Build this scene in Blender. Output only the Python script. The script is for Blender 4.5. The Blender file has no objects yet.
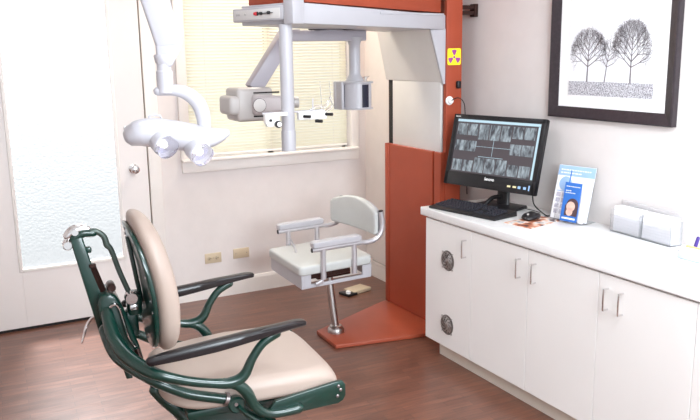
import bpy, bmesh, math, random
from mathutils import Vector, Matrix
random.seed(7)
S = bpy.context.scene
COL = S.collection
PI = math.pi
R = math.radians

# ------------------------------------------------------------------ materials
MATS = {}
def srgb(c):
    return tuple(((x/255)/12.92 if x/255 <= .04045 else ((x/255+.055)/1.055)**2.4) for x in c)
def mat(name, rgb, rough=.5, metal=0, bump=0, bscale=200, var=0, vscale=20, coat=0, trans=0, ior=1.45, spec=.5):
    """rgb is sRGB 0-255; procedural principled with optional colour variation and bump"""
    if name in MATS: return MATS[name]
    m = bpy.data.materials.new(name); m.use_nodes = True
    nt = m.node_tree; b = nt.nodes['Principled BSDF']
    col = srgb(rgb)
    b.inputs['Base Color'].default_value = (*col, 1)
    b.inputs['Roughness'].default_value = rough
    b.inputs['Metallic'].default_value = metal
    b.inputs['Coat Weight'].default_value = coat
    b.inputs['Coat Roughness'].default_value = .15
    b.inputs['Transmission Weight'].default_value = trans
    b.inputs['IOR'].default_value = ior
    b.inputs['Specular IOR Level'].default_value = spec
    tc = nt.nodes.new('ShaderNodeTexCoord')
    if var:
        n = nt.nodes.new('ShaderNodeTexNoise'); n.inputs['Scale'].default_value = vscale; n.inputs['Detail'].default_value = 4
        nt.links.new(tc.outputs['Object'], n.inputs['Vector'])
        r = nt.nodes.new('ShaderNodeValToRGB')
        r.color_ramp.elements[0].position = .3; r.color_ramp.elements[1].position = .7
        r.color_ramp.elements[0].color = (*[c*(1-var) for c in col], 1)
        r.color_ramp.elements[1].color = (*[min(1, c*(1+var)) for c in col], 1)
        nt.links.new(n.outputs['Fac'], r.inputs['Fac']); nt.links.new(r.outputs['Color'], b.inputs['Base Color'])
    if bump:
        n = nt.nodes.new('ShaderNodeTexNoise'); n.inputs['Scale'].default_value = bscale; n.inputs['Detail'].default_value = 3
        nt.links.new(tc.outputs['Object'], n.inputs['Vector'])
        bp = nt.nodes.new('ShaderNodeBump'); bp.inputs['Strength'].default_value = bump; bp.inputs['Distance'].default_value = .002
        nt.links.new(n.outputs['Fac'], bp.inputs['Height']); nt.links.new(bp.outputs['Normal'], b.inputs['Normal'])
    MATS[name] = m
    return m

M_wall = mat('wall_paint', (226, 218, 215), .75, var=.02, vscale=9, bump=.35, bscale=26)
M_ceil = mat('ceiling_paint', (240, 238, 235), .9, bump=.1)
M_trim = mat('trim_paint', (236, 230, 225), .4, var=.01)
M_door = mat('door_paint', (233, 226, 223), .4, var=.01, vscale=3)
M_lam = mat('white_laminate', (240, 235, 232), .35, var=.012, vscale=3)
M_counter = mat('white_countertop', (246, 244, 243), .28, var=.008, vscale=40)
M_orange = mat('rust_orange_enamel', (160, 71, 48), .42, spec=.3, var=.04, vscale=6, bump=.1, bscale=300)
M_orange2 = mat('rust_orange_base', (158, 72, 48), .33, var=.06, vscale=8)
M_xwhite = mat('equipment_white_enamel', (180, 177, 182), .32, var=.01, vscale=8)
M_grey = mat('equipment_grey_enamel', (180, 173, 170), .35, var=.015, vscale=10)
M_lilac = mat('equipment_arm_enamel', (172, 166, 174), .35, var=.015, vscale=10)
M_panel = mat('light_grey_panel', (216, 211, 208), .45, var=.03, vscale=5)
M_gap = mat('dark_gap', (30, 24, 24), .7, var=.1)
M_vinyl = mat('cream_vinyl', (177, 158, 147), .42, var=.02, vscale=8, bump=.15, bscale=400)
M_svinyl = mat('white_seat_vinyl', (190, 190, 188), .4, var=.02, vscale=10, bump=.1, bscale=300)
M_green = mat('dark_green_enamel', (6, 46, 38), .3, var=.15, vscale=14, coat=.6, bump=.15, bscale=30)
M_black = mat('black_plastic', (30, 28, 30), .35, var=.1, vscale=30)
M_arm = mat('black_arm_pad', (24, 18, 21), .3, var=.12, vscale=20, coat=.25)
M_chrome = mat('chrome', (225, 222, 222), .16, 1, var=.02)
M_brush = mat('brushed_steel', (190, 184, 182), .3, 1, var=.05, vscale=60)
M_alu = mat('satin_aluminium', (200, 196, 200), .35, .6, var=.03, vscale=40)
M_bronze = mat('dark_bronze_rod', (66, 44, 40), .3, .6, var=.15)
M_light = mat('white_lamp_housing', (198, 196, 203), .3, var=.01)
M_beige = mat('beige_wall_plate', (205, 187, 160), .4, var=.02)
M_white = mat('white_plastic', (240, 238, 236), .35, var=.01)
M_frame = mat('dark_picture_frame', (52, 44, 48), .35, var=.2, vscale=50, bump=.3, bscale=80)
M_mount = mat('white_picture_mount', (246, 245, 246), .8, var=.005)
M_yellow = mat('sign_yellow', (238, 232, 40), .5, var=.01)
M_purple = mat('sign_purple', (160, 60, 150), .5, var=.01)
M_key = mat('keyboard_keys', (44, 44, 52), .45, var=.1)
M_clear = mat('clear_acrylic', (250, 250, 252), .05, trans=.92, ior=1.2, var=.004)
M_lens = mat('lamp_lens_glass', (236, 234, 246), .06, trans=.85, ior=1.2, var=.01)
M_red = mat('red_button', (196, 40, 50), .4, var=.02)
M_blue = mat('brochure_blue', (52, 110, 190), .45, var=.08, vscale=30)
M_lblue = mat('brochure_light_blue', (160, 190, 228), .5, var=.02)
M_paper = mat('white_paper', (243, 241, 244), .6, var=.01)
M_skin = mat('printed_face', (224, 184, 168), .6, var=.08, vscale=60)
M_hair = mat('printed_hair', (80, 58, 62), .6, var=.2, vscale=80)
M_screw = mat('steel_screw', (150, 140, 140), .35, .9, var=.05)
M_glove = mat('pastel_print', (200, 196, 210), .6, var=.15, vscale=90)
M_dkglass = mat('smoked_window', (36, 36, 52), .15, var=.1)

def m_floor():
    m = bpy.data.materials.new('brown_wood_planks'); m.use_nodes = True
    nt = m.node_tree; b = nt.nodes['Principled BSDF']; N = nt.nodes.new; L = nt.links.new
    tc = N('ShaderNodeTexCoord'); mp = N('ShaderNodeMapping'); mp.inputs['Rotation'].default_value = (0, 0, R(4))
    L(tc.outputs['Object'], mp.inputs['Vector'])
    br = N('ShaderNodeTexBrick'); br.inputs['Scale'].default_value = 1
    br.inputs['Brick Width'].default_value = .34; br.inputs['Row Height'].default_value = .046
    br.inputs['Mortar Size'].default_value = .0012; br.inputs['Mortar Smooth'].default_value = .2
    br.offset = .37; br.offset_frequency = 2
    br.inputs['Color1'].default_value = (*srgb((128, 84, 66)), 1); br.inputs['Color2'].default_value = (*srgb((108, 68, 52)), 1)
    br.inputs['Mortar'].default_value = (*srgb((84, 58, 48)), 1)
    L(mp.outputs['Vector'], br.inputs['Vector'])
    mp2 = N('ShaderNodeMapping'); mp2.inputs['Scale'].default_value = (5, 46, 1); mp2.inputs['Rotation'].default_value = (0, 0, R(4))
    L(tc.outputs['Object'], mp2.inputs['Vector'])
    n = N('ShaderNodeTexNoise'); n.inputs['Scale'].default_value = 1; n.inputs['Detail'].default_value = 7; n.inputs['Roughness'].default_value = .65
    L(mp2.outputs['Vector'], n.inputs['Vector'])
    r = N('ShaderNodeValToRGB'); r.color_ramp.elements[0].position = .3; r.color_ramp.elements[0].color = (.52, .48, .46, 1)
    r.color_ramp.elements[1].position = .72; r.color_ramp.elements[1].color = (1.15, 1.12, 1.1, 1)
    L(n.outputs['Fac'], r.inputs['Fac'])
    mx = N('ShaderNodeMixRGB'); mx.blend_type = 'MULTIPLY'; mx.inputs['Fac'].default_value = 1
    L(br.outputs['Color'], mx.inputs['Color1']); L(r.outputs['Color'], mx.inputs['Color2'])
    L(mx.outputs['Color'], b.inputs['Base Color'])
    mr = N('ShaderNodeMapRange'); mr.inputs['To Min'].default_value = .24; mr.inputs['To Max'].default_value = .42; b.inputs['Specular IOR Level'].default_value = .8
    L(n.outputs['Fac'], mr.inputs['Value']); L(mr.outputs['Result'], b.inputs['Roughness'])
    bp = N('ShaderNodeBump'); bp.inputs['Strength'].default_value = .25; bp.inputs['Distance'].default_value = .002
    L(n.outputs['Fac'], bp.inputs['Height']); L(bp.outputs['Normal'], b.inputs['Normal'])
    return m
M_floor = m_floor()

def m_translucent(name, rgb, mixg, bumpscale=0, gl=.3):
    m = bpy.data.materials.new(name); m.use_nodes = True
    nt = m.node_tree; nt.nodes.remove(nt.nodes['Principled BSDF']); out = nt.nodes['Material Output']; N = nt.nodes.new; L = nt.links.new
    t = N('ShaderNodeBsdfTranslucent'); t.inputs['Color'].default_value = (*srgb(rgb), 1)
    d = N('ShaderNodeBsdfPrincipled'); d.inputs['Base Color'].default_value = (*srgb(rgb), 1); d.inputs['Roughness'].default_value = gl
    x = N('ShaderNodeMixShader'); x.inputs[0].default_value = mixg
    L(t.outputs[0], x.inputs[1]); L(d.outputs[0], x.inputs[2]); L(x.outputs[0], out.inputs[0])
    tc = N('ShaderNodeTexCoord')
    n = N('ShaderNodeTexVoronoi' if bumpscale else 'ShaderNodeTexNoise')
    n.inputs['Scale'].default_value = bumpscale or 30
    L(tc.outputs['Object'], n.inputs['Vector'])
    bp = N('ShaderNodeBump'); bp.inputs['Strength'].default_value = .26 if bumpscale else .05; bp.inputs['Distance'].default_value = .02
    L(n.outputs[0], bp.inputs['Height']); L(bp.outputs['Normal'], d.inputs['Normal']); L(bp.outputs['Normal'], t.inputs['Normal'])
    return m
M_frost = m_translucent('frosted_pebble_glass', (112, 114, 115), .2, 62)
_nt = M_frost.node_tree; _o = _nt.nodes['Material Output']; _src = _o.inputs[0].links[0].from_socket
_tr = _nt.nodes.new('ShaderNodeBsdfTransparent'); _mx = _nt.nodes.new('ShaderNodeMixShader'); _mx.inputs[0].default_value = .45
_nt.links.new(_src, _mx.inputs[1]); _nt.links.new(_tr.outputs[0], _mx.inputs[2]); _nt.links.new(_mx.outputs[0], _o.inputs[0])
M_slat = m_translucent('cream_blind_slat', (232, 228, 210), .5)

def m_emit(name, rgb, st):
    m = bpy.data.materials.new(name); m.use_nodes = True
    nt = m.node_tree; b = nt.nodes['Principled BSDF']
    b.inputs['Base Color'].default_value = (*[c*.3 for c in srgb(rgb)], 1)
    b.inputs['Emission Color'].default_value = (*srgb(rgb), 1); b.inputs['Emission Strength'].default_value = st
    b.inputs['Roughness'].default_value = .3
    return m
M_screen = m_emit('lit_screen_grey', (72, 66, 70), .8)
M_sline = m_emit('lit_screen_pale_blue', (170, 196, 208), .8)
M_icon = m_emit('lit_indicator', (225, 215, 170), .7)
M_icon2 = m_emit('lit_indicator_blue', (150, 185, 225), .7)
M_bulb = m_emit('lamp_bulb_glow', (255, 250, 225), 2.2)
def m_xray():
    m = bpy.data.materials.new('dental_xray_film'); m.use_nodes = True
    nt = m.node_tree; b = nt.nodes['Principled BSDF']; N = nt.nodes.new; L = nt.links.new
    tc = N('ShaderNodeTexCoord'); mp = N('ShaderNodeMapping'); mp.inputs['Scale'].default_value = (44, 44, 14)
    L(tc.outputs['Object'], mp.inputs['Vector'])
    n = N('ShaderNodeTexNoise'); n.inputs['Scale'].default_value = 1.2; n.inputs['Detail'].default_value = 3; n.inputs['Distortion'].default_value = .4
    L(mp.outputs['Vector'], n.inputs['Vector'])
    r = N('ShaderNodeValToRGB'); r.color_ramp.elements[0].position = .36; r.color_ramp.elements[0].color = (.03, .033, .04, 1)
    r.color_ramp.elements[1].position = .68; r.color_ramp.elements[1].color = (.36, .43, .47, 1)
    L(n.outputs['Fac'], r.inputs['Fac']); L(r.outputs['Color'], b.inputs['Emission Color']); b.inputs['Emission Strength'].default_value = .8
    b.inputs['Base Color'].default_value = (.03, .03, .035, 1); b.inputs['Roughness'].default_value = .3
    return m
M_xray = m_xray()
def m_mix3(name, stops, scale, detail=3, rough=.5, stretch=(1, 1, 1)):
    m = bpy.data.materials.new(name); m.use_nodes = True
    nt = m.node_tree; b = nt.nodes['Principled BSDF']; N = nt.nodes.new; L = nt.links.new
    tc = N('ShaderNodeTexCoord'); mp = N('ShaderNodeMapping'); mp.inputs['Scale'].default_value = stretch
    L(tc.outputs['Object'], mp.inputs['Vector'])
    n = N('ShaderNodeTexNoise'); n.inputs['Scale'].default_value = scale; n.inputs['Detail'].default_value = detail
    L(mp.outputs['Vector'], n.inputs['Vector']); r = N('ShaderNodeValToRGB'); e = r.color_ramp.elements
    e[0].position = stops[0][0]; e[0].color = (*srgb(stops[0][1]), 1); e[1].position = stops[-1][0]; e[1].color = (*srgb(stops[-1][1]), 1)
    for p, c in stops[1:-1]:
        k = e.new(p); k.color = (*srgb(c), 1)
    L(n.outputs['Fac'], r.inputs['Fac']); L(r.outputs['Color'], b.inputs['Base Color']); b.inputs['Roughness'].default_value = rough
    return m
M_pad = m_mix3('printed_mouse_pad', [(.36, (42, 30, 34)), (.45, (196, 110, 74)), (.52, (240, 205, 180)), (.6, (236, 232, 232)), (.68, (90, 60, 60))], 14, 2, .5)
M_grass = m_mix3('printed_grass', [(.35, (110, 106, 114)), (.65, (232, 230, 236))], 160, 4, .7)
M_tree = mat('printed_tree_ink', (132, 124, 128), .8, var=.1, vscale=100)
M_sky = m_mix3('printed_pale_sky', [(.3, (238, 238, 244)), (.7, (249, 249, 251))], 6, 2, .7)

# ------------------------------------------------------------------ mesh helpers
ORIGIN = {}
class MB:
    def __init__(s, T=None):
        s.bm = bmesh.new(); s.T = T            # T maps a local Vector to a world Vector
    def add(s, t, M=None, smooth=None):
        if M is not None: t.transform(M)
        me = bpy.data.meshes.new('tmp'); t.to_mesh(me); t.free(); s.bm.from_mesh(me); bpy.data.meshes.remove(me)
        return s
    def box(s, c, d, bev=0, seg=2, M=None):
        t = bmesh.new(); bmesh.ops.create_cube(t, size=1)
        bmesh.ops.transform(t, matrix=Matrix.Diagonal((*d, 1)), verts=t.verts)
        if bev: bmesh.ops.bevel(t, geom=t.edges[:], offset=bev, segments=seg, profile=.5, affect='EDGES')
        if M is not None: t.transform(M)
        t.transform(Matrix.Translation(c))
        return s.add(t)
    def hull(s, pts8, bev=0, seg=2):
        """box from 8 corners: bottom ring 0-3, top ring 4-7"""
        t = bmesh.new(); v = [t.verts.new(p) for p in pts8]
        for f in ((3, 2, 1, 0), (4, 5, 6, 7), (0, 1, 5, 4), (1, 2, 6, 5), (2, 3, 7, 6), (3, 0, 4, 7)): t.faces.new([v[i] for i in f])
        bmesh.ops.recalc_face_normals(t, faces=t.faces)
        if bev: bmesh.ops.bevel(t, geom=t.edges[:], offset=bev, segments=seg, profile=.5, affect='EDGES')
        return s.add(t)
    def prism(s, pts, ext, bev=0, seg=2):
        """polygon of 3D points extruded by vector ext"""
        t = bmesh.new(); v = [t.verts.new(p) for p in pts]; f = t.faces.new(v)
        r = bmesh.ops.extrude_face_region(t, geom=[f]); nv = [g for g in r['geom'] if isinstance(g, bmesh.types.BMVert)]
        bmesh.ops.translate(t, verts=nv, vec=ext)
        bmesh.ops.recalc_face_normals(t, faces=t.faces)
        if bev: bmesh.ops.bevel(t, geom=t.edges[:], offset=bev, segments=seg, profile=.5, affect='EDGES')
        return s.add(t)
    def quad(s, *p):
        s.bm.faces.new([s.bm.verts.new(x) for x in p]); return s
    def sweep(s, pts, rad, n=14, sec=None, smooth=5, up=(0, 0, 1), cap=True, round_end=False):
        """tube through pts (Catmull-Rom); rad float or list or list of (a,b)"""
        P = [Vector(p) for p in pts]
        Rr = [rad]*len(P) if not isinstance(rad, list) else rad
        Rr = [(r, r) if not isinstance(r, tuple) else r for r in Rr]
        if smooth > 1 and len(P) > 2:
            Q, W = [], []
            for i in range(len(P)-1):
                p0, p1, p2, p3 = P[max(i-1, 0)], P[i], P[i+1], P[min(i+2, len(P)-1)]
                for k in range(smooth):
                    t = k/smooth; Q.append(.5*((2*p1)+(p2-p0)*t+(2*p0-5*p1+4*p2-p3)*t*t+(3*p1-3*p2+p3-p0)*t**3))
                    W.append(tuple(Rr[i][j]*(1-t)+Rr[i+1][j]*t for j in (0, 1)))
            Q.append(P[-1]); W.append(Rr[-1]); P, Rr = Q, W
        if round_end:
            d0 = (P[0]-P[1]).normalized(); d1 = (P[-1]-P[-2]).normalized(); a, b = Rr[0], Rr[-1]
            ra, rb = min(a), min(b)
            P = [P[0]+d0*ra*.9, P[0]+d0*ra*.55]+P+[P[-1]+d1*rb*.55, P[-1]+d1*rb*.9]
            Rr = [(a[0]*.4, a[1]*.4), (a[0]*.82, a[1]*.82)]+Rr+[(b[0]*.82, b[1]*.82), (b[0]*.4, b[1]*.4)]
        u = Vector(up); rings = []; bm = s.bm
        for i, p in enumerate(P):
            d = (P[min(i+1, len(P)-1)]-P[max(i-1, 0)]).normalized()
            x = d.cross(u)
            if x.length < 1e-3: x = d.cross(Vector((1, .01, 0)))
            x.normalize(); y = x.cross(d).normalized()
            if sec: rings.append([bm.verts.new(p+x*a*Rr[i][0]+y*b*Rr[i][1]) for a, b in sec])
            else: rings.append([bm.verts.new(p+x*math.cos(2*PI*k/n)*Rr[i][0]+y*math.sin(2*PI*k/n)*Rr[i][1]) for k in range(n)])
        m = len(rings[0])
        for a, b in zip(rings, rings[1:]):
            for k in range(m): bm.faces.new((a[k], a[(k+1) % m], b[(k+1) % m], b[k]))
        if cap: bm.faces.new(rings[0][::-1]); bm.faces.new(rings[-1])
        return s
    def lathe(s, prof, base, axis=(0, 0, 1), n=28):
        """prof list of (radius, height along axis)"""
        a = Vector(axis).normalized(); x = a.orthogonal().normalized(); y = a.cross(x); bm = s.bm; base = Vector(base)
        rings = [[bm.verts.new(base+a*h+(x*math.cos(2*PI*k/n)+y*math.sin(2*PI*k/n))*max(r, 1e-4)) for k in range(n)] for r, h in prof]
        for p, q in zip(rings, rings[1:]):
            for k in range(n): bm.faces.new((p[k], p[(k+1) % n], q[(k+1) % n], q[k]))
        bm.faces.new(rings[0][::-1]); bm.faces.new(rings[-1])
        return s
    def cyl(s, a, b, r, n=20):
        a = Vector(a); b = Vector(b); e = min(r*.15, (b-a).length*.3); L = (b-a).length
        return s.lathe([(r-e, 0), (r, e), (r, L-e), (r-e, L)], a, b-a, n)
    def cushion(s, outline, thick, rr, f, dome=0, rings=5):
        """padded slab: outline 2D; f(u,v,h) -> 3D, h from 0 (back) to thick (front)"""
        cx = sum(p[0] for p in outline)/len(outline); cy = sum(p[1] for p in outline)/len(outline)
        mr = min(math.hypot(p[0]-cx, p[1]-cy) for p in outline); bm = s.bm; prof = []
        for k in range(rings+1):
            th = PI/2*k/rings; prof.append((rr*(1-math.sin(th)), rr*.6*(1-math.cos(th))))        # bottom edge
        lo = [(rr*(1-math.sin(PI/2*k/rings)), rr*.6*(1-math.cos(PI/2*k/rings))) for k in range(rings+1)]
        lo = [(rr*(1-math.sin(PI/2*k/rings)), rr*.6*(1-math.sin(PI/2*k/rings)) if 0 else rr*.6*(math.cos(PI/2*k/rings))*-1+rr*.6) for k in range(rings+1)]
        hi = [(rr*(1-math.cos(PI/2*k/rings)), thick-rr*.9*(1-math.sin(PI/2*k/rings))) for k in range(rings+1)]
        L = [(mr*.5, 0), (mr*.25, 0)]+lo+hi+[(rr+(mr-rr)*q, thick+dome*(1-(1-q)**2)) for q in (.25, .5, .75, .97)]
        R_ = []
        for ins, h in L:
            sc = 1-ins/mr
            R_.append([bm.verts.new(f(cx+(p[0]-cx)*sc, cy+(p[1]-cy)*sc, h)) for p in outline])
        n = len(outline)
        for a, b in zip(R_, R_[1:]):
            for k in range(n): bm.faces.new((a[k], a[(k+1) % n], b[(k+1) % n], b[k]))
        bm.faces.new(R_[0][::-1]); bm.faces.new(R_[-1])
        return s
    def build(s, name, m, parent=None, smooth=True, angle=35):
        bm = s.bm
        if s.T:
            for v in bm.verts: v.co = s.T(v.co)
        o0 = ORIGIN.get(parent.name if parent else None, Vector((0, 0, 0)))
        if parent is None:
            xs = [v.co for v in bm.verts]
            o0 = Vector(((min(v.x for v in xs)+max(v.x for v in xs))/2, (min(v.y for v in xs)+max(v.y for v in xs))/2, min(v.z for v in xs)))
        bmesh.ops.translate(bm, verts=bm.verts, vec=-o0)
        bmesh.ops.recalc_face_normals(bm, faces=bm.faces)
        me = bpy.data.meshes.new(name); bm.to_mesh(me); bm.free()
        me.materials.append(m)
        if smooth:
            me.polygons.foreach_set('use_smooth', [True]*len(me.polygons))
            me.set_sharp_from_angle(angle=R(angle))
        o = bpy.data.objects.new(name, me); COL.objects.link(o)
        if parent is not None:
            o.parent = parent; ORIGIN[o.name] = o0
        else:
            o.location = o0; ORIGIN[o.name] = o0
        return o
def build_split(b, name, m, parent, label=None, **kw):
    """every loose piece becomes a part object of its own"""
    if b.T:
        for v in b.bm.verts: v.co = b.T(v.co)
    bm = b.bm; bm.verts.index_update(); seen = set(); out = []
    bm.verts.ensure_lookup_table()
    for v0 in bm.verts:
        if v0.index in seen: continue
        st = [v0]; comp = []; seen.add(v0.index)
        while st:
            v = st.pop(); comp.append(v)
            for e in v.link_edges:
                w_ = e.other_vert(v)
                if w_.index not in seen: seen.add(w_.index); st.append(w_)
        o = MB(); mp_ = {v.index: o.bm.verts.new(v.co) for v in comp}; fs = {f for v in comp for f in v.link_faces}
        for f in fs: o.bm.faces.new([mp_[v.index] for v in f.verts])
        out.append(tag(o.build(name, m, parent, **kw), label))
    bm.free()
    return out
def tag(o, label=None, cat=None, group=None, kind=None):
    if label: o['label'] = label
    if cat: o['category'] = cat
    if group: o['group'] = group
    if kind: o['kind'] = kind
    return o
def thing(name, loc, label=None, cat=None, group=None, kind=None):
    o = bpy.data.objects.new(name, None); COL.objects.link(o); o.location = loc; o.empty_display_size = .05
    ORIGIN[o.name] = Vector(loc)
    return tag(o, label, cat, group, kind)
def text_bm(body, size, f, thick=.0006, bold=0):
    """mesh text centred on origin in a plane; f(x,y) -> 3D"""
    cu = bpy.data.curves.new('t', 'FONT'); cu.body = body; cu.size = size; cu.align_x = 'CENTER'; cu.align_y = 'CENTER'; cu.offset = bold
    cu.resolution_u = 3
    ob = bpy.data.objects.new('t', cu); COL.objects.link(ob)
    bpy.context.view_layer.update()
    me = bpy.data.meshes.new_from_object(ob.evaluated_get(bpy.context.evaluated_depsgraph_get()))
    b = MB(); b.bm.from_mesh(me)
    for v in b.bm.verts: v.co = f(v.co.x, v.co.y)
    bpy.data.objects.remove(ob); bpy.data.curves.remove(cu); bpy.data.meshes.remove(me)
    return b
def rrect(w, h, r, n=5, cx=0, cy=0):
    o = []
    for sx, sy, a0 in ((1, 1, 0), (-1, 1, 90), (-1, -1, 180), (1, -1, 270)):
        for k in range(n+1):
            a = R(a0+90*k/n); o.append((cx+sx*(w/2-r)+r*math.cos(a), cy+sy*(h/2-r)+r*math.sin(a)))
    return o
V = Vector

# ================================================================== the room
XR, YB, ZC = 2.970, 5.276, 2.70          # right wall, back wall, ceiling
XL, YF = -1.3, -1.0
def struct(o): o['kind'] = 'structure'; return o
struct(MB().box(((XL+XR)/2, (YF+YB)/2, -.05), (XR-XL+.3, YB-YF+.3, .1)).build('floor', M_floor, smooth=False))
struct(MB().box(((XL+XR)/2, (YF+YB)/2, ZC+.05), (XR-XL+.3, YB-YF+.3, .1)).build('ceiling', M_ceil, smooth=False))
struct(MB().box((XR+.075, (YF+YB)/2, ZC/2), (.15, YB-YF+.3, ZC)).build('wall_right', M_wall, smooth=False))
struct(MB().box((XL-.075, (YF+YB)/2, ZC/2), (.15, YB-YF+.3, ZC)).build('wall_left', M_wall, smooth=False))
# back wall with a door opening and a window opening
DX0, DX1, DZ = .215, 1.262, 2.33
WX0, WX1, WZ0, WZ1 = 1.566, 2.835, 1.015, 2.25
b = MB(); yw = YB+.075
def wallpiece(x0, x1, z0, z1): b.box(((x0+x1)/2, yw, (z0+z1)/2), (x1-x0, .15, z1-z0))
wallpiece(XL, DX0, 0, ZC); wallpiece(DX0, DX1, DZ, ZC); wallpiece(DX1, WX0, 0, ZC)
wallpiece(WX0, WX1, 0, WZ0); wallpiece(WX0, WX1, WZ1, ZC); wallpiece(WX1, XR, 0, ZC)
struct(b.build('wall_back', M_wall, smooth=False))
# baseboards
def base_prof(p0, p1, inward):
    p0 = V(p0); p1 = V(p1); i = V(inward); z = V((0, 0, 1))
    sec = [p0, p0+i*.014, p0+i*.014+z*.105, p0+i*.009+z*.122, p0+i*.004+z*.128, p0+z*.128]
    return MB().prism(sec, p1-p0)
struct(base_prof((1.36, YB, 0), (XR, YB, 0), (0, -1, 0)).build('baseboard_back', M_trim, smooth=False))
struct(base_prof((XR, YF, 0), (XR, YB-.014, 0), (-1, 0, 0)).build('baseboard_right', M_trim, smooth=False))
# door: slab with pebbled glass pane, knob, bolt
d = thing('door_1', (DX0, YB, 0), kind='structure')
GX0, GX1, GZ0, GZ1 = .412, 1.058, .402, 2.13
yd = 5.262; t = .04
b = MB()
def dp(x0, x1, z0, z1): b.box(((x0+x1)/2, yd, (z0+z1)/2), (x1-x0, t, z1-z0), .002, 1)
dp(DX0+.004, GX0, .018, DZ-.004); dp(GX1, DX1-.004, .018, DZ-.004); dp(GX0, GX1, .018, GZ0); dp(GX0, GX1, GZ1, DZ-.004)
b.build('door_slab', M_door, d)
b = MB()
for x0, x1, z0, z1 in ((GX0-.016, GX0+.006, GZ0-.016, GZ1+.016), (GX1-.006, GX1+.016, GZ0-.016, GZ1+.016), (GX0, GX1, GZ0-.016, GZ0+.006), (GX0, GX1, GZ1-.006, GZ1+.016)):
    b.box(((x0+x1)/2, yd-.022, (z0+z1)/2), (x1-x0, .012, z1-z0), .004, 2)
b.build('glazing_bead', M_trim, d)
MB().box(((GX0+GX1)/2, yd, (GZ0+GZ1)/2), (GX1-GX0, .006, GZ1-GZ0)).build('door_glass', M_frost, d)
MB().lathe([(.030, 0), (.031, .006), (.012, .012), (.012, .03), (.024, .036), (.029, .05), (.026, .062), (.012, .068)], (1.163, yd-.02, .998), (0, -1, 0)).build('door_handle', M_chrome, d)
MB().lathe([(.014, 0), (.014, .006), (.006, .009)], (1.128, yd-.02, 1.272), (0, -1, 0)).build('lock_cylinder', M_chrome, d)
# door casing, threshold
b = MB()
b.box((DX1+.051, YB-.009, DZ/2), (.083, .018, DZ), .004, 2); b.box((DX0-.045, YB-.009, DZ/2), (.085, .018, DZ), .004, 2)
b.box(((DX0+DX1)/2, YB-.009, DZ+.045), (DX1-DX0+.18, .018, .09), .004, 2)
struct(b.build('trim_1', M_trim))
b = MB(); b.box((DX1+.003, YB+.0, DZ/2), (.011, .004, DZ-.01)); b.box((DX0-.001, YB+.03, DZ/2), (.004, .1, DZ)); struct(b.build('door_gap_shade', mat('door_gap_shadow', (110, 100, 92), .8, var=.05), smooth=False))  # dark strips coloured as the shade in the gaps beside the door
struct(MB().box(((DX0+DX1)/2, YB+.03, .006), (DX1-DX0, .12, .012)).build('trim_2', M_gap, smooth=False))
# window: casing, jambs, sash
w = thing('window_1', ((WX0+WX1)/2, YB, WZ0), kind='structure')
b = MB()
b.box((WX0-.035, YB-.01, (WZ0+WZ1)/2), (.07, .02, WZ1-WZ0), .004, 2)
b.box((WX1+.033, YB-.01, (WZ0+WZ1)/2), (.066, .02, WZ1-WZ0), .004, 2)
b.box(((WX0+WX1)/2, YB-.010, WZ0-.04), (WX1-WX0+.13, .020, .085), .004, 2)
b.box(((WX0+WX1)/2, YB-.01, WZ1+.045), (WX1-WX0+.14, .02, .09), .004, 2)
b.build('window_frame', M_trim, w)
b = MB()
b.box(((WX0+WX1)/2-.01, YB-.028, WZ0+.004), (WX1-WX0+.12, .056, .02), .005, 3)
b.build('window_sill', M_trim, w)
b = MB()
for x in (WX0+.012, WX1-.012, (WX0+WX1)/2): b.box((x, YB+.09, (WZ0+WZ1)/2), (.045 if x != (WX0+WX1)/2 else .05, .03, WZ1-WZ0), .003, 1)
for z in (WZ0+.02, WZ1-.02): b.box(((WX0+WX1)/2, YB+.09, z), (WX1-WX0, .03, .045), .003, 1)
b.build('window_sash', M_trim, w)
MB().box(((WX0+WX1)/2, YB+.1, (WZ0+WZ1)/2), (WX1-WX0, .004, WZ1-WZ0)).build('window_glass', mat('clear_window_glass', (255, 255, 255), 0, trans=1, ior=1.01), w, smooth=False)
# venetian blind
vb = thing('venetian_blind', ((WX0+WX1)/2, YB+.03, WZ0+.03), 'cream horizontal slat blind, closed over the window behind the x-ray machine', 'blind')
b = MB(); z = WZ0+.055; x0, x1 = WX0+.003, WX1-.018; yb = YB+.022
while z < WZ1-.03:
    pr = []
    for k in range(5):
        a = -1+.5*k; yy = a*.0075; zz = a*.0093; bow = .0016*(1-a*a)
        pr.append((yy+bow*.9, zz-bow*.4))
    for k in range(4):
        p, q = pr[k], pr[k+1]
        b.quad((x0, yb+p[0], z+p[1]), (x1, yb+p[0], z+p[1]), (x1, yb+q[0], z+q[1]), (x0, yb+q[0], z+q[1]))
    z += .0215
b.build('slats', M_slat, vb)
MB().box(((x0+x1)/2, yb, WZ0+.032), (x1-x0, .02, .014), .004, 2).build('bottom_rail', M_trim, vb)
MB().box(((x0+x1)/2, yb, WZ1-.018), (x1-x0, .035, .034), .003, 1).build('head_rail', M_trim, vb)
for x in (WX0+.14, (WX0+WX1)/2-.02, WX1-.14):
    MB().box((x, yb-.013, (WZ0+WZ1)/2+.01), (.0016, .0012, WZ1-WZ0-.05)).build('ladder_cord', M_trim, vb, smooth=False)

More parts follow.
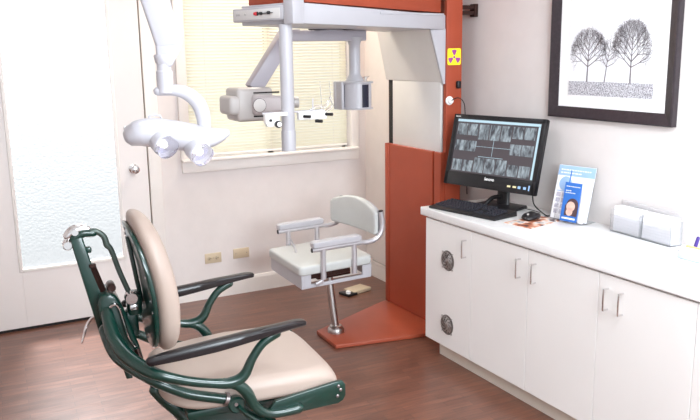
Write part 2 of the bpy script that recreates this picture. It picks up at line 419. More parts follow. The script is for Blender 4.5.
# wall plates
def plate(cx, cz, name, label, cat, slots):
    r = thing(name, (cx, YB, cz-.036), label, cat)
    MB().box((cx, YB-.003, cz), (.124, .006, .074), .0025, 2).build('cover_plate', M_beige, r)
    if slots:
        for s in (-1, 1):
            MB().lathe([(.0165, 0), (.0165, .0025), (.015, .0035)], (cx+s*.027, YB-.005, cz), (0, -1, 0)).build('socket', mat('beige_socket', (196, 178, 152), .4, var=.02), r)
            b = MB()
            for q in (-1, 1): b.box((cx+s*.027-.004, YB-.0092, cz+q*.005), (.009, .002, .0024))
            b.cyl((cx+s*.027+.0075, YB-.008, cz), (cx+s*.027+.0075, YB-.0102, cz), .0028)
            build_split(b, 'slot', M_gap, r)
    b = MB()
    for s in ((0,) if slots else (-1, 1)): b.cyl((cx+s*.042, YB-.005, cz), (cx+s*.042, YB-.0072, cz), .0032)
    build_split(b, 'screw', M_screw, r)
plate(1.693, .297, 'wall_outlet', 'beige double power outlet turned sideways, low on back wall', 'outlet', True)
plate(1.908, .305, 'blank_wall_plate', 'plain beige blank plate on back wall, right of the outlet', 'wall plate', False)

# ================================================================== base cabinets and worktop
HC = .866; FX = 2.445; TX = 2.483; CZ = .090
CY0 = 3.69
gaps = [3.645, 3.213, 2.768, 2.318, 1.83, 1.34]
zt = HC-.052
def handle(y, zc, parent):
    y = y-.022
    h = MB(); z0, z1 = zc-.046, zc+.046
    h.sweep([(FX+.002, y, z0), (FX-.022, y, z0), (FX-.028, y, z0+.006), (FX-.028, y, z1-.006), (FX-.022, y, z1), (FX+.002, y, z1)], .0042, n=10, smooth=3, up=(0, 1, 0))
    return tag(h.build('handle', M_chrome, parent), 'chrome bar handle')
def cabinet(y1, y0, doors, label, fans=False):
    r = thing('base_cabinet', (2.7, (y0+y1)/2, 0), label, 'cabinet', 'white base cabinets along the right wall')
    b = MB(); b.box(((FX+.02+XR)/2, (y0+y1)/2, (CZ+zt)/2), (XR-FX-.022, y1-y0-.001, zt-CZ))
    b.build('body', M_lam, r, smooth=False)
    ye = y1 if not fans else y1-.085
    MB().box(((TX+XR)/2, (y0+ye)/2, CZ/2), (XR-TX-.014, ye-y0, CZ)).build('toe_kick', mat('toe_kick_paint', (222, 211, 198), .45, var=.02), r, smooth=False)
    for (a, c, hs) in doors:
        d = MB().box((FX+.009, (a+c)/2, (CZ+zt)/2-.002), (.018, a-c-.003, zt-CZ-.006), .0012, 1).build('door', M_lam, r)
        for hy in hs: handle(hy, .706, d)
        if fans:
            for fz in (.602, .228):
                yc = 3.425; ri = .054
                ring = MB()
                ring.lathe([(ri+.004, 0), (ri+.004, .002), (ri-.001, .003), (ri-.001, 0)], (FX+.0005, yc, fz), (-1, 0, 0), 32)
                ring.lathe([(ri-.001, .0005), (ri-.001, .0012)], (FX+.0005, yc, fz), (-1, 0, 0), 32)
                g = ring.build('ventilation_fan', mat('fan_dark_recess', (120, 112, 108), .5, .3, var=.3, vscale=60), d)
                tag(g, 'round grey cooling fan set in the door')
                g2 = MB()
                for k in range(9):
                    a0 = 2*PI*k/9; rr_ = [(.013+.0050*q) for q in range(8)]
                    for q in range(7):
                        a_, b_ = a0+.13*q, a0+.13*(q+1)
                        P = lambda rad, an, dx: (FX-dx, yc+rad*math.cos(an), fz+rad*math.sin(an))
                        g2.quad(P(rr_[q], a_, .004), P(rr_[q+1], b_, .004), P(rr_[q+1], b_+.32, .007), P(rr_[q], a_+.36, .007))
                g2.lathe([(.014, 0), (.014, .008), (.011, .01)], (FX, yc, fz), (-1, 0, 0), 20)
                for k in range(4):
                    a = PI/4+k*PI/2; c_, s_ = math.cos(a), math.sin(a)
                    g2.sweep([(FX-.009, yc+c_*.01, fz+s_*.01), (FX-.009, yc+c_*.045, fz+s_*.045), (FX-.004, yc+c_*.062, fz+s_*.062)], .0014, n=6, smooth=1)
                    g2.cyl((FX+.001, yc+c_*.064, fz+s_*.064), (FX-.006, yc+c_*.064, fz+s_*.064), .0035, 10)
                for rd in (.024, .038, .051):
                    g2.sweep([(FX-.009, yc+rd*math.cos(2*PI*k/24), fz+rd*math.sin(2*PI*k/24)) for k in range(25)], .001, n=5, smooth=1, up=(1, 0, 0), cap=False)
                tag(g2.build('fan_grille', M_brush, r), 'steel fan blades and finger guard')
    return r
cabinet(gaps[0], gaps[1], [(gaps[0], gaps[1], (3.283,))], 'white base cabinet nearest the orange column, two round fans in its door', True)
cabinet(gaps[1], gaps[3], [(gaps[1], gaps[2], (2.845,)), (gaps[2], gaps[3], (2.735,))], 'white two-door base cabinet in the middle, handles side by side at its centre gap')
cabinet(gaps[3], gaps[5], [(gaps[3], gaps[4], (2.285, 2.203)), (gaps[4], gaps[5], (1.40,))], 'white base cabinet at right edge of the photo, two handles near its left edge')
b = MB(); b.box(((2.435+XR)/2, (CY0+1.2)/2, HC-.024), (XR-2.435, CY0-1.2, .048), .006, 3)
tag(b.build('countertop', M_counter), 'long glossy white countertop with a thick rounded front edge', 'countertop')

# ================================================================== panoramic x-ray unit
xr = thing('x_ray_machine', (2.77, 4.18, 0), 'floor-standing dental x-ray machine with rust orange column and white overhead arm', 'x-ray machine')
CXa, CXb, CYa, CYb, CT = 2.722, 2.835, 3.85, 4.515, 2.46
b = MB()
b.prism([(2.002, 4.21, .002), (1.992, 3.925, .002), (2.60, 3.815, .002), (2.85, 3.80, .002), (2.85, 4.53, .002), (2.69, 4.52, .002)], (0, 0, .024), .004, 2)
b.build('base_plate', M_orange2, xr)
b = MB()
b.box(((CXa+.03+CXb)/2-.002, (CYa+CYb)/2, CT/2+.01), (CXb-CXa-.034, CYb-CYa-.02, CT-.034), .003, 1)      # spine
b.box(((CXa+CXb)/2, CYa+.016, CT/2+.01), (CXb-CXa, .032, CT-.03), .004, 2)                      # near flange
b.box(((CXa+.04+CXb)/2-.02, CYb-.014, CT/2+.01), (CXb-CXa-.0, .028, CT-.03), .004, 2)           # far flange
b.build('column', M_orange, xr)
# lower cover
b = MB()
b.box((CXa-.004, (CYa+CYb)/2+.045, .583), (.05, .555, 1.112), .003, 1)
b.box((CXa-.012, CYb-.028, .583), (.045, .05, 1.112), .005, 2)
b.box((CXa-.004, CYa+.045, .583), (.05, .072, 1.112), .003, 1)
b.build('lower_cover', M_orange, xr)
b = MB(); b.box((CXa+.012, (CYa+CYb)/2+.02, 1.50), (.03, CYb-CYa-.06, .72)); b.build('track_recess', M_gap, xr, smooth=False)
b = MB(); b.box((CXa+.001, (CYa+CYb)/2-.012, 1.42), (.02, .555, .57), .004, 2); tag(b.build('carriage_panel', M_panel, xr), 'flat light grey panel')
# sloping grey cover and white side brackets under the beam
zt2, zb2 = 1.872, 1.560
b = MB()
b.hull([(CXa-.012, CYa+.03, zb2), (CXa+.01, CYa+.03, zb2), (CXa+.01, CYb+.01, zb2), (CXa-.012, CYb+.01, zb2),
        (CXa-.105, CYa+.03, zt2), (CXa-.08, CYa+.03, zt2), (CXa-.08, CYb-.03, zt2), (CXa-.105, CYb-.03, zt2)], .002, 1)
tag(b.build('sloping_cover', M_panel, xr), 'grey panel sloping out under the arm')
b = MB()
for y in (CYa+.012,):
    b.prism([(CXa-.012, y, zb2-.01), (CXa+.012, y, zb2-.01), (CXa+.012, y, zt2), (CXa-.108, y, zt2)], (0, .016, 0), .002, 1)
b.build('side_bracket', M_xwhite, xr)
# overhead beam frame
th = R(15); Bd = V((-math.cos(th), -math.sin(th), 0)); Bp = V((-math.sin(th), math.cos(th), 0)); Bo = V((2.722, 3.862, 0))
def Q(l, p, z): return Bo+Bd*l+Bp*p+V((0, 0, z))
def bbox(b, l0, l1, p0, p1, z0, z1, bev=.004):
    b.hull([Q(l0, p0, z0), Q(l1, p0, z0), Q(l1, p1, z0), Q(l0, p1, z0), Q(l0, p0, z1), Q(l1, p0, z1), Q(l1, p1, z1), Q(l0, p1, z1)], bev, 2)
BL = 1.145
b = MB()
b.hull([Q(0, 0, 1.866), Q(BL, 0, 1.888), Q(BL, .44, 1.888), Q(0, .50, 1.866), Q(0, 0, 1.950), Q(BL, 0, 1.990), Q(BL, .44, 1.990), Q(0, .50, 1.950)], .006, 2)
bbox(b, .02, .55, -.004, .02, 1.944, 1.958, .002)
b.build('overhead_beam', M_xwhite, xr)
b = MB()
b.hull([Q(.03, .012, 1.962), Q(BL-.08, .012, 1.992), Q(BL-.04, .43, 1.992), Q(.03, .47, 1.962), Q(.03, .012, 2.30), Q(BL-.08, .012, 2.30), Q(BL-.04, .43, 2.30), Q(.03, .47, 2.30)], .006, 2)
b.build('head_cover', M_orange, xr)
# control box at the end of the beam
b = MB(); bbox(b, BL-.10, BL+.022, .062, .490, 1.906, 1.976, .008)
cb = b.build('control_box', M_xwhite, xr)
pf = lambda p, z, o=.0225: Q(BL+o, p, z)
b = MB(); bbox(b, BL+.0215, BL+.024, .085, .478, 1.916, 1.966, .001)
tag(b.build('control_panel', mat('control_panel_grey', (206, 202, 200), .4, var=.01), cb), 'pale panel with small switches')
def disc(b, p, z, r, h=.006): b.cyl(Q(BL+.022, p, z), Q(BL+.022+h, p, z), r, 14)
b = MB(); disc(b, .265, 1.944, .010); disc(b, .232, 1.944, .008, .014); disc(b, .168, 1.945, .008, .014); bbox(b, BL+.022, BL+.032, .14, .245, 1.9425, 1.9455, .0005); build_split(b, 'switch', M_black, cb)
b = MB(); disc(b, .288, 1.944, .008, .008); b.box(pf(.275, 1.944, .026), (.006, .012, .02), .001, 1); b.build('red_switch', M_red, cb)
b = MB(); disc(b, .37, 1.944, .005); b.build('indicator', M_grey, cb)
t_ = text_bm('orex', .018, lambda x, y: Q(BL+.0248, .435-x, 1.944+y)); t_.build('printed_name', mat('print_grey', (140, 136, 142), .6, var=.02), cb, smooth=False)
# post at the corner of the beam
PX, PY = 1.604, 3.652
b = MB(); b.lathe([(.030, 0), (.034, .004), (.034, .62)], (PX, PY, 1.265)); b.lathe([(.037, 0), (.037, .1), (.036, .104)], (PX, PY, 1.253))
b.build('support_post', M_xwhite, xr)
b = MB(); b.hull([Q(BL-.055, -.012, 1.885), Q(BL+.02, -.012, 1.885), Q(BL+.02, .062, 1.885), Q(BL-.055, .062, 1.885)]+[Q(BL-.055, -.012, 2.10), Q(BL+.02, -.012, 2.10), Q(BL+.02, .062, 2.10), Q(BL-.055, .062, 2.10)], .006, 2)
b.build('post_bracket', M_xwhite, xr)
# rotating arm
AY = 4.20
b = MB(); b.lathe([(.15, 0), (.155, .006), (.155, .012)], (2.16, AY, 1.874), n=36); b.build('bearing_ring', M_gap, xr)
b = MB(); b.box((2.105, AY, 1.841), (.50, .085, .062), .006, 2)
b.lathe([(.09, 0), (.09, .01)], (2.12, AY, 1.868), n=30)
b.cyl((2.335, AY-.041, 1.842), (2.335, AY-.0435, 1.842), .006, 10)
b.build('rotating_arm', M_lilac, xr)
b = MB()
pa, pb = V((1.845, AY, 1.868)), V((1.632, AY, 1.545)); dd = (pb-pa).normalized(); nn = V((dd.z, 0, -dd.x))
def bar(b, p, q, h, y, w, bev=.006):
    d_ = (q-p).normalized(); n_ = V((d_.z, 0, -d_.x))*h; Y = V((0, w, 0))
    b.hull([p-n_-Y, p+n_-Y, p+n_+Y, p-n_+Y, q-n_-Y, q+n_-Y, q+n_+Y, q-n_+Y], bev, 2)
bar(b, pa+V((.02, 0, 0)), pb, .042, AY, .04)
b.box((1.872, AY, 1.845), (.10, .082, .064), .006, 2)
b.build('hanging_arm', M_lilac, xr)
# tube head
b = MB()
ty = AY-.02
b.box((1.600, ty, 1.466), (.215, .20, .186), .022, 3)
b.box((1.500, ty-.004, 1.463), (.105, .185, .105), .022, 3)
thd = b.build('tube_head', M_grey, xr)
b = MB()
b.hull([V((1.575, ty-.125, 1.405)), V((1.79, ty-.125, 1.42)), V((1.79, ty+.06, 1.42)), V((1.575, ty+.06, 1.405)),
        V((1.575, ty-.125, 1.525)), V((1.79, ty-.125, 1.505)), V((1.79, ty+.06, 1.505)), V((1.575, ty+.06, 1.525))], .024, 3)
b.build('tube_housing', mat('tube_housing_grey', (186, 176, 176), .35, var=.015), thd)
b = MB(); b.box((1.665, ty-.101, 1.531), (.155, .004, .008), .001, 1); b.box((1.66, ty-.101, 1.401), (.15, .004, .008), .001, 1); build_split(b, 'shadow_gap', M_gap, thd)
b = MB(); b.lathe([(.036, 0), (.037, .002), (.034, .004), (.010, .005)], (1.612, ty-.124, 1.463), (0, -1, 0)); b.build('round_cap', M_panel, thd)
b = MB(); b.lathe([(.039, 0), (.039, .0022)], (1.612, ty-.1235, 1.463), (0, -1, 0)); b.build('cap_ring', M_gap, thd)
b = MB(); b.lathe([(.040, 0), (.044, .004), (.044, .014), (.034, .016)], (1.785, ty-.035, 1.465), (1, -.25, 0)); b.lathe([(.034, 0), (.031, .09), (.028, .092)], (1.79, ty-.035, 1.465), (1, -.25, 0))
b.build('nozzle', M_grey, thd)
# film drum
b = MB(); dz0, dz1 = 1.405, 1.572; dx, dy = 2.288, AY-.03
b.box((dx+.0, AY+.045, (dz0+dz1)/2), (.225, .03, dz1-dz0), .004, 2)
b.box((dx-.100, AY+.0, (dz0+dz1)/2), (.018, .09, dz1-dz0), .004, 2)
b.lathe([(.096, 0), (.102, .003), (.102, .010), (.096, .013)], (dx, dy, dz1-.013), n=36)
b.lathe([(.096, 0), (.102, .003), (.102, .008), (.096, .010)], (dx, dy, dz0), n=36)
b.lathe([(.090, 0), (.090, dz1-dz0-.01)], (dx, dy, dz0+.005), n=36)
b.build('film_drum', M_xwhite, xr)
b = MB(); b.lathe([(.060, 0), (.052, .012), (.036, .04), (.034, .05), (.034, .215), (.040, .235), (.050, .262)], (dx, AY-.01, dz1-.002)); b.build('drum_neck', M_xwhite, xr)
b = MB()
def arcp(a, r): return (dx+r*math.cos(R(a)), dy+r*math.sin(R(a)))
for a0, a1, r0 in ((-97, -66, .0915), (-176, -170, .0915)):
    st = 6
    for k in range(st):
        p, q = arcp(a0+(a1-a0)*k/st, r0), arcp(a0+(a1-a0)*(k+1)/st, r0)
        b.quad((*p, dz0+.014), (*q, dz0+.014), (*q, dz1-.018), (*p, dz1-.018))
build_split(b, 'drum_window', M_dkglass, xr)
b = MB(); b.lathe([(.006, 0), (.006, .014), (.013, .016), (.013, .024), (.008, .026)], (dx+.075, AY-.01, dz1)); b.sweep([(dx+.05, AY-.01, dz1+.018), (dx+.10, AY-.01, dz1+.026)], .003, n=8); b.build('clamp_knob', M_brush, xr)
# chin rest and bite mechanism
cy_ = PY-.01
b = MB()
b.box((1.500, cy_-.02, 1.424), (.075, .035, .050), .006, 2)
b.box((1.545, cy_-.02, 1.445), (.08, .028, .018), .004, 2)
b.box((1.492, cy_-.02, 1.400), (.045, .03, .03), .008, 2)
b.box((1.73, cy_, 1.430), (.15, .035, .042), .005, 2)
b.box((1.76, cy_, 1.418), (.10, .045, .02), .005, 2)
b.build('chin_rest', M_white, xr)
b = MB(); b.sweep([(1.46, cy_, 1.45), (1.80, cy_, 1.453)], .0055, n=10); b.sweep([(1.74, cy_, 1.45), (1.742, cy_, 1.515)], .0035, n=8)
b.build('cross_rod', M_alu, xr)
b = MB()
b.lathe([(.018, 0), (.018, .01)], (1.527, cy_-.038, 1.397), (0, -1, 0)); b.lathe([(.007, 0), (.007, .008)], (1.487, cy_-.038, 1.418), (0, -1, 0))
for x, z in ((1.805, 1.432), (1.745, 1.400), (1.68, 1.427)): b.lathe([(.008, 0), (.008, .04)], (x, cy_-.02, z), (.6, -1, 0), 12)
b.lathe([(.007, 0), (.007, .02)], (1.76, cy_-.01, 1.398), (0, 0, 1), 12)
build_split(b, 'adjustment_knob', M_black, xr)
b = MB(); b.lathe([(.012, 0), (.012, .006)], (1.530, cy_-.047, 1.397), (0, -1, 0)); b.build('knob_cap', M_white, xr)
b = MB()
b.sweep([(1.775, cy_, 1.445), (1.79, cy_, 1.48), (1.785, cy_, 1.60)], .003, n=8)
b.sweep([(1.79, cy_, 1.445), (1.84, cy_, 1.50), (1.838, cy_, 1.60)], .003, n=8)
b.sweep([(1.72, cy_-.01, 1.455), (1.76, cy_-.01, 1.475), (1.80, cy_-.01, 1.47), (1.83, cy_-.01, 1.50)], .006, n=8)
b.sweep([(1.80, cy_-.01, 1.44), (1.85, cy_-.01, 1.475), (1.835, cy_-.01, 1.52)], .007, n=8)
build_split(b, 'head_support', M_clear, xr)
# safety sign
sg = MB(); sx0, sx1, sz0, sz1 = 2.728, 2.824, 1.661, 1.758
sg.prism([(x, CYa-.0005, z) for x, z in rrect(sx1-sx0, sz1-sz0, .01, 4, (sx0+sx1)/2, (sz0+sz1)/2)], (0, -.0015, 0))
sgo = sg.build('warning_sign', M_yellow, xr, smooth=False); tag(sgo, 'yellow sign with a purple radiation trefoil')
b = MB(); c0 = ((sx0+sx1)/2, (sz0+sz1)/2-.003)
for a0 in (90, 210, 330):
    pts = [(c0[0]+r*math.cos(R(a)), c0[1]+r*math.sin(R(a))) for r, a in [(.013, a0-22), (.040, a0-25)]+[(.044, a0-25+q*5) for q in range(1, 10)]+[(.040, a0+25), (.013, a0+22)]]
    b.prism([(x, CYa-.0021, z) for x, z in pts], (0, -.0006, 0))
b.lathe([(.0075, 0), (.0075, .0006)], (c0[0], CYa-.0021, c0[1]), (0, -1, 0))
b.build('trefoil', M_purple, sgo, smooth=False)
b = MB(); b.box((2.803, CYa-.012, 1.545), (.03, .024, .045), .008, 3); b.build('column_button', M_black, xr)
b = MB(); b.lathe([(.026, 0), (.026, .006), (.018, .010), (.017, .022), (.008, .024)], (2.744, CYa, 1.452), (0, -1, 0)); b.build('column_socket', M_white, xr)
b = MB()
for z in (1.965, 1.998): b.box((2.905, 3.90, z), (.13, .035, .022), .003, 1)
b.box((2.955, 3.90, 1.98), (.026, .05, .075), .002, 1)
b.build('wall_bracket', M_bronze, xr)
b = MB(); b.sweep([(2.744, CYa-.02, 1.452), (2.772, CYa-.05, 1.47), (2.815, CYa-.05, 1.44), (2.835, CYa-.04, 1.36), (2.845, CYa-.04, 1.15), (2.85, CYa-.05, .88)], .0028, n=8)
tag(b.build('power_cord', M_gap), 'thin black cord looping from white socket on orange column down behind monitor', 'cord')

# ================================================================== x-ray patient seat
st_ = thing('patient_seat', (2.106, 4.13, .026), 'small white padded x-ray seat with arm rests on a steel post', 'seat')
sa = R(-2); e1 = V((math.cos(sa), math.sin(sa), 0)); e2 = V((-math.sin(sa), math.cos(sa), 0)); so = V((2.10, 4.21, 0))
TS = lambda p: so+e1*p.x+e2*p.y+V((0, 0, p.z+(.035*p.x if p.z > .38 else 0)))
b = MB(TS)
b.lathe([(.052, 0), (.052, .02), (.046, .03), (.036, .036)], (.0, -.082, .026), n=30); b.lathe([(.040, 0), (.040, .018), (.034, .022)], (0, -.082, .05), n=24)
b.build('post_foot', M_brush, st_)
b = MB(TS); b.sweep([(.0, -.082, .05), (-.012, -.07, .17), (-.022, -.03, .42)], .0235, n=20, smooth=1, up=(1, 0, 0)); b.build('post', M_brush, st_)
b = MB(TS)
su0, su1, sv = -.293, .166, .252; z0, z1 = .400, .482
for v in (-1, 1):
    b.box(((su0+su1)/2, v*(sv-.008), .411), (su1-su0-.03, .013, .022), .002, 1)
    b.box((su0+.036, v*(sv-.008), (z0+z1)/2), (.05, .015, z1-z0), .002, 1)
    b.box((su1-.036, v*(sv-.008), (z0+z1)/2), (.05, .015, z1-z0), .002, 1)
b.box((su0+.006, 0, (z0+z1)/2), (.012, 2*sv, z1-z0), .002, 1)
b.box((su1-.006, 0, (z0+z1)/2), (.012, 2*sv, z1-z0), .002, 1)
b.build('seat_frame', M_xwhite, st_)
b = MB(TS); b.box((-.05, -.03, .435), (.22, .30, .035), .004, 2); b.box((-.1, -.18, .45), (.3, .03, .03), .003, 1); b.box((-.02, -.05, .462), (.12, .30, .03)); b.build('slide_mechanism', M_bronze, st_)
b = MB(TS); b.cushion(rrect(su1-su0+.02, 2*sv+.02, .03, 6, (su0+su1)/2-.005), .056, .018, lambda u, v, h: V((u, v, .482+h)), .008); b.build('seat', M_svinyl, st_)
for s in (-1, 1):
    b = MB(TS); y = s*.272; du = -.232
    ar = MB(TS)
    # rail loop: from arm front bar along and back up to the backrest
    ar.sweep([(du, y, .632), (.055, y, .632), (.12, y, .626), (.18, y, .634), (.220, y, .668), (.232, y, .725), (.222+.0*s, y, .80)], .0155, n=12, up=(0, 1, 0))
    ar.sweep([(du+.07, y, .63), (du+.07, y, .45)], (.0165), n=12)
    ar.sweep([(.04, y, .63), (.04, y, .45), ], (.0165), n=12)
    ar.sweep([(du+.07, y, .47), (du+.06, y-.0*s, .44), (du+.02, y, .425)], .011, n=10, up=(0, 1, 0))
    a_ = ar.build('arm_frame', M_alu, st_)
    pd = MB(TS); pd.cushion(rrect(.315, .060, .012, 4, du+.155, y), .036, .012, lambda u, v, h: V((u, v, .646+h)), .003); pd.build('arm_pad', M_xwhite, st_)
    ec = MB(TS); ec.cyl((du-.003, y, .632), (du+.01, y, .632), .0145, 12); ec.cyl((.222, y, .798), (.2215, y, .808), .0145, 12); build_split(ec, 'end_cap', M_black, a_)
b = MB(TS)
bo = []
for k in range(25):                                   # lower edge straight, upper edge arched
    v = -.262+.524*k/24; bo.append((v, .800+.052*(1-(v/.262)**2)))
ol = [(.262, .655), (.268, .668)][::-1]
ol = [(-.262, .655), (.262, .655)]; outline = [(v, .655) for v in [-.25+.5*k/12 for k in range(13)]]+[(.262, .668), (.262, .73), (.262, .788)]+bo[::-1][1:-1]+[(-.262, .788), (-.262, .73), (-.262, .668)]
bend = lambda v: .212-.10*v+.02-.30*v*v
b.cushion(outline, .036, .013, lambda v, z, h: V((bend(v)-.022-h+.0*(z-.7), v, z)), .002)
b.build('backrest', M_svinyl, st_)
b = MB(TS)
for q in range(16):
    v0, v1 = -.262+.524*q/16, -.262+.524*(q+1)/16
    zt0, zt1 = .79+.052*(1-(v0/.262)**2), .79+.052*(1-(v1/.262)**2)
    b.hull([V((bend(v0)-.020, v0, .66)), V((bend(v1)-.020, v1, .66)), V((bend(v1)-.008, v1, .66)), V((bend(v0)-.008, v0, .66)),
            V((bend(v0)-.020, v0, zt0)), V((bend(v1)-.020, v1, zt1)), V((bend(v1)-.008, v1, zt1)), V((bend(v0)-.008, v0, zt0))])
b.build('back_plate', M_xwhite, st_)
b = MB(TS); b.sweep([(-.20, .05, .46), (-.205, .05, .56), (-.235, .055, .63)], .007, n=8); b.build('lever', M_alu, st_)

# foot pedal / floor box behind the seat
fb = thing('floor_junction_box', (2.655, 4.86, 0), 'small beige box lying on floor under the x-ray seat near the corner', 'box')
b = MB(); b.box((2.66, 4.87, .014), (.17, .12, .026), .005, 2, Matrix.Rotation(R(15), 4, 'Z')); b.build('lid', M_beige, fb)
b = MB(); b.box((2.56, 4.83, .010), (.09, .11, .018), .004, 2, Matrix.Rotation(R(15), 4, 'Z')); b.build('base', M_black, fb)
b = MB(); b.lathe([(.018, 0), (.018, .018), (.012, .022)], (2.545, 4.80, .018)); b.build('plug', M_white, fb)
b = MB(); b.sweep([(2.95, 5.22, .14), (2.946, 5.0, .137), (2.942, 4.80, .135), (2.945, 4.5, .13), (2.94, 4.3, .02)], .005, n=8)
tag(b.build('baseboard_cable', M_grey), 'thin grey cable running along top of baseboard behind the x-ray seat', 'cable')

# ================================================================== vintage dental chair
CO = V((1.07, 2.605, 0)); ca = R(-5.4); F = V((math.cos(ca), math.sin(ca), 0)); NN = V((-math.sin(ca), math.cos(ca), 0))
TC = lambda p: CO+F*p.x+NN*p.y+V((0, 0, p.z))
ch = thing('dental_chair', tuple(TC(V((-.15, 0, 0)))), 'vintage dental chair, dark green enamel frame with cream padded back and seat', 'chair')
# seat cushion (domed, waterfall front)
def seat_f(u, v, h):
    drop = 0
    if u > .06: drop += .55*(u-.06)**2*6
    if u < -.30: drop -= .9*(u+.30)**2*1.2
    return V((u, v, .548+h-drop+.012*math.cos((u+.14)*5)))
outl = []
for k in range(44):
    a = 2*PI*k/44; c, s = math.cos(a), math.sin(a); e = .42
    x = abs(c)**e*(1 if c > 0 else -1); y = abs(s)**e*(1 if s > 0 else -1)
    wv = .272 if x > 0 else .272-.035*abs(x)
    outl.append((-.145+.325*x, wv*y))
b = MB(TC); b.cushion(outl, .092, .045, seat_f, .012, rings=7); b.build('seat_cushion', M_vinyl, ch)
# seat pan and front rails
b = MB(TC)
b.box((-.14, 0, .535), (.50, .42, .03), .008, 2)
b.build('seat_pan', M_green, ch)
b = MB(TC)
for s in (-1, 1):
    b.prism([(u, s*.285-.009, z) for u, z in [(-.13, .538), (-.12, .512), (.13, .518), (.150, .528), (.160, .545), (.160, .586), (.150, .600), (.13, .602), (-.10, .572)]], (0, .018, 0), .003, 2)
b.box((.13, 0, .545), (.022, .55, .055), .004, 2)
b.build('front_bracket', M_green, ch)
b = MB(TC)
for s in (-1, 1):
    for u, z in ((.132, .585), (.140, .570), (.128, .548)): b.lathe([(.006, 0), (.006, .003), (.003, .005)], (u, s*.294, z), (0, s, 0), 10)
build_split(b, 'bracket_screw', M_screw, ch)
# side frames and arm pads
for s in (-1, 1):
    q = lambda L: [(u, s*v, z) for u, v, z in L]
    b = MB(TC)
    b.sweep(q([(-.612, .05, .900), (-.603, .12, .834), (-.577, .20, .792), (-.532, .27, .764), (-.486, .31, .745), (-.403, .317, .713), (-.316, .317, .688), (-.255, .317, .680), (-.212, .317, .700), (-.183, .317, .753), (-.145, .317, .800), (-.095, .317, .828)]),
            [(.020, .024), (.024, .022), (.025, .02), (.023, .018), (.019, .018), (.016, .015), (.016, .015), (.020, .018), (.018, .018), (.015, .014), (.015, .013), (.017, .013)], n=14, up=(0, 1, 0), round_end=True)
    b.sweep(q([(-.285, .315, .684), (-.238, .315, .668), (-.205, .312, .632), (-.178, .305, .575), (-.140, .302, .540), (-.09, .300, .530), (-.02, .298, .532)]), [(.016, .013), (.019, .018), (.020, .019), (.018, .016), (.016, .014), (.016, .015), (.018, .018)], n=14, up=(0, 1, 0), round_end=True)
    b.build('side_frame', M_green, ch)
    b = MB(TC)
    b.sweep(q([(-.620, .05, .832), (-.599, .10, .765), (-.565, .15, .735), (-.521, .22, .712), (-.479, .25, .690), (-.394, .255, .641), (-.30, .26, .610), (-.262, .265, .600)]), [(.024, .022)]*3+[(.018, .018)]*5, n=14, up=(0, 1, 0), round_end=True)
    b.build('lower_stay', M_green, ch)
    b = MB(TC)
    b.lathe([(.027, 0), (.030, .006), (.030, .026), (.024, .032)], (-.236, s*.262, .583), (0, s, 0), 24)
    b.sweep(q([(-.236, .275, .583), (-.20, .272, .54), (-.15, .27, .50), (-.10, .25, .48)]), [(.012, .028), (.012, .026), (.013, .022), (.013, .018)], n=12, up=(0, 1, 0))
    b.build('pivot_arm', M_green, ch)
    b = MB(TC); b.lathe([(.006, 0), (.006, .004)], (-.240, s*.294, .589), (0, s, 0), 12); b.lathe([(.022, 0), (.022, .012)], (-.272, s*.268, .606), (.8, 0, -.3), 14); build_split(b, 'pivot_screw', M_screw, ch)
    b = MB(TC)
    b.sweep(q([(-.515, .317, .800), (-.42, .318, .810), (-.30, .319, .822), (-.18, .319, .836), (-.09, .319, .846), (-.03, .318, .852), (.0, .317, .852)]), [(.015, .013), (.020, .018), (.024, .019), (.025, .016), (.025, .012), (.024, .010), (.020, .008)],
            sec=[(-1, -.55), (-.8, -1), (.8, -1), (1, -.55), (1, .4), (.8, .8), (.35, 1), (-.35, 1), (-.8, .8), (-1, .4)], round_end=True)
    tag(b.build('arm_rest', M_arm, ch), 'black arm pad')
# backrest: oval pad bent slightly, with green shell behind
def rear_u(z): # rear surface profile
    t = (z-.74)/.48
    return -.462-.012*t-.068*max(0, t-.35)**1.6*1.6
def oval(hw, z0, z1, n=48, e=.62):
    o = []; zc = (z0+z1)/2; hz = (z1-z0)/2
    for k in range(n):
        a = 2*PI*k/n; c, s = math.cos(a), math.sin(a)
        o.append((abs(c)**e*(1 if c > 0 else -1)*hw, zc+abs(s)**.8*(1 if s > 0 else -1)*hz))
    return o
b = MB(TC); b.cushion(oval(.200, .735, 1.222), .080, .05, lambda v, z, h: V((rear_u(z)+h+.28*v*v*.6, v, z)), .01, rings=7)
b.build('back_cushion', M_vinyl, ch)
b = MB(TC); b.cushion(oval(.19, .748, 1.185), .016, .006, lambda v, z, h: V((rear_u(z)-.014+h+.28*v*v*.6, v, z)), 0, rings=2)
shell = b.build('back_shell', M_green, ch)
b = MB(TC)
for k in range(10):
    a = 2*PI*k/10+.3; v, z = .172*math.cos(a), .966+.20*math.sin(a)
    b.lathe([(.006, 0), (.006, .003), (.003, .004)], (rear_u(z)-.014+.168*v*v, v, z), (-1, 0, 0), 10)
build_split(b, 'shell_screw', M_screw, shell)
b = MB(TC)
b.box((-.505, 0, 1.02), (.014, .03, .24), .004, 2, Matrix.Rotation(R(-8), 4, 'Y')); b.box((-.515, 0, .90), (.05, .07, .08), .012, 2)
b.box((-.525, .0, .83), (.04, .05, .10), .01, 2)
b.build('back_mount', M_green, ch)
b = MB(TC); b.box((-.512, -.0, 1.04), (.008, .012, .18), .002, 1, Matrix.Rotation(R(-8), 4, 'Y')); b.lathe([(.020, -.05), (.022, -.045), (.022, -.02), (.012, -.018), (.012, .03)], (-.527, 0, .928), (0, 1, 0), 18)
b.box((-.52, -.03, .895), (.03, .03, .02), .004, 2); b.build('back_clamp', M_chrome, ch)
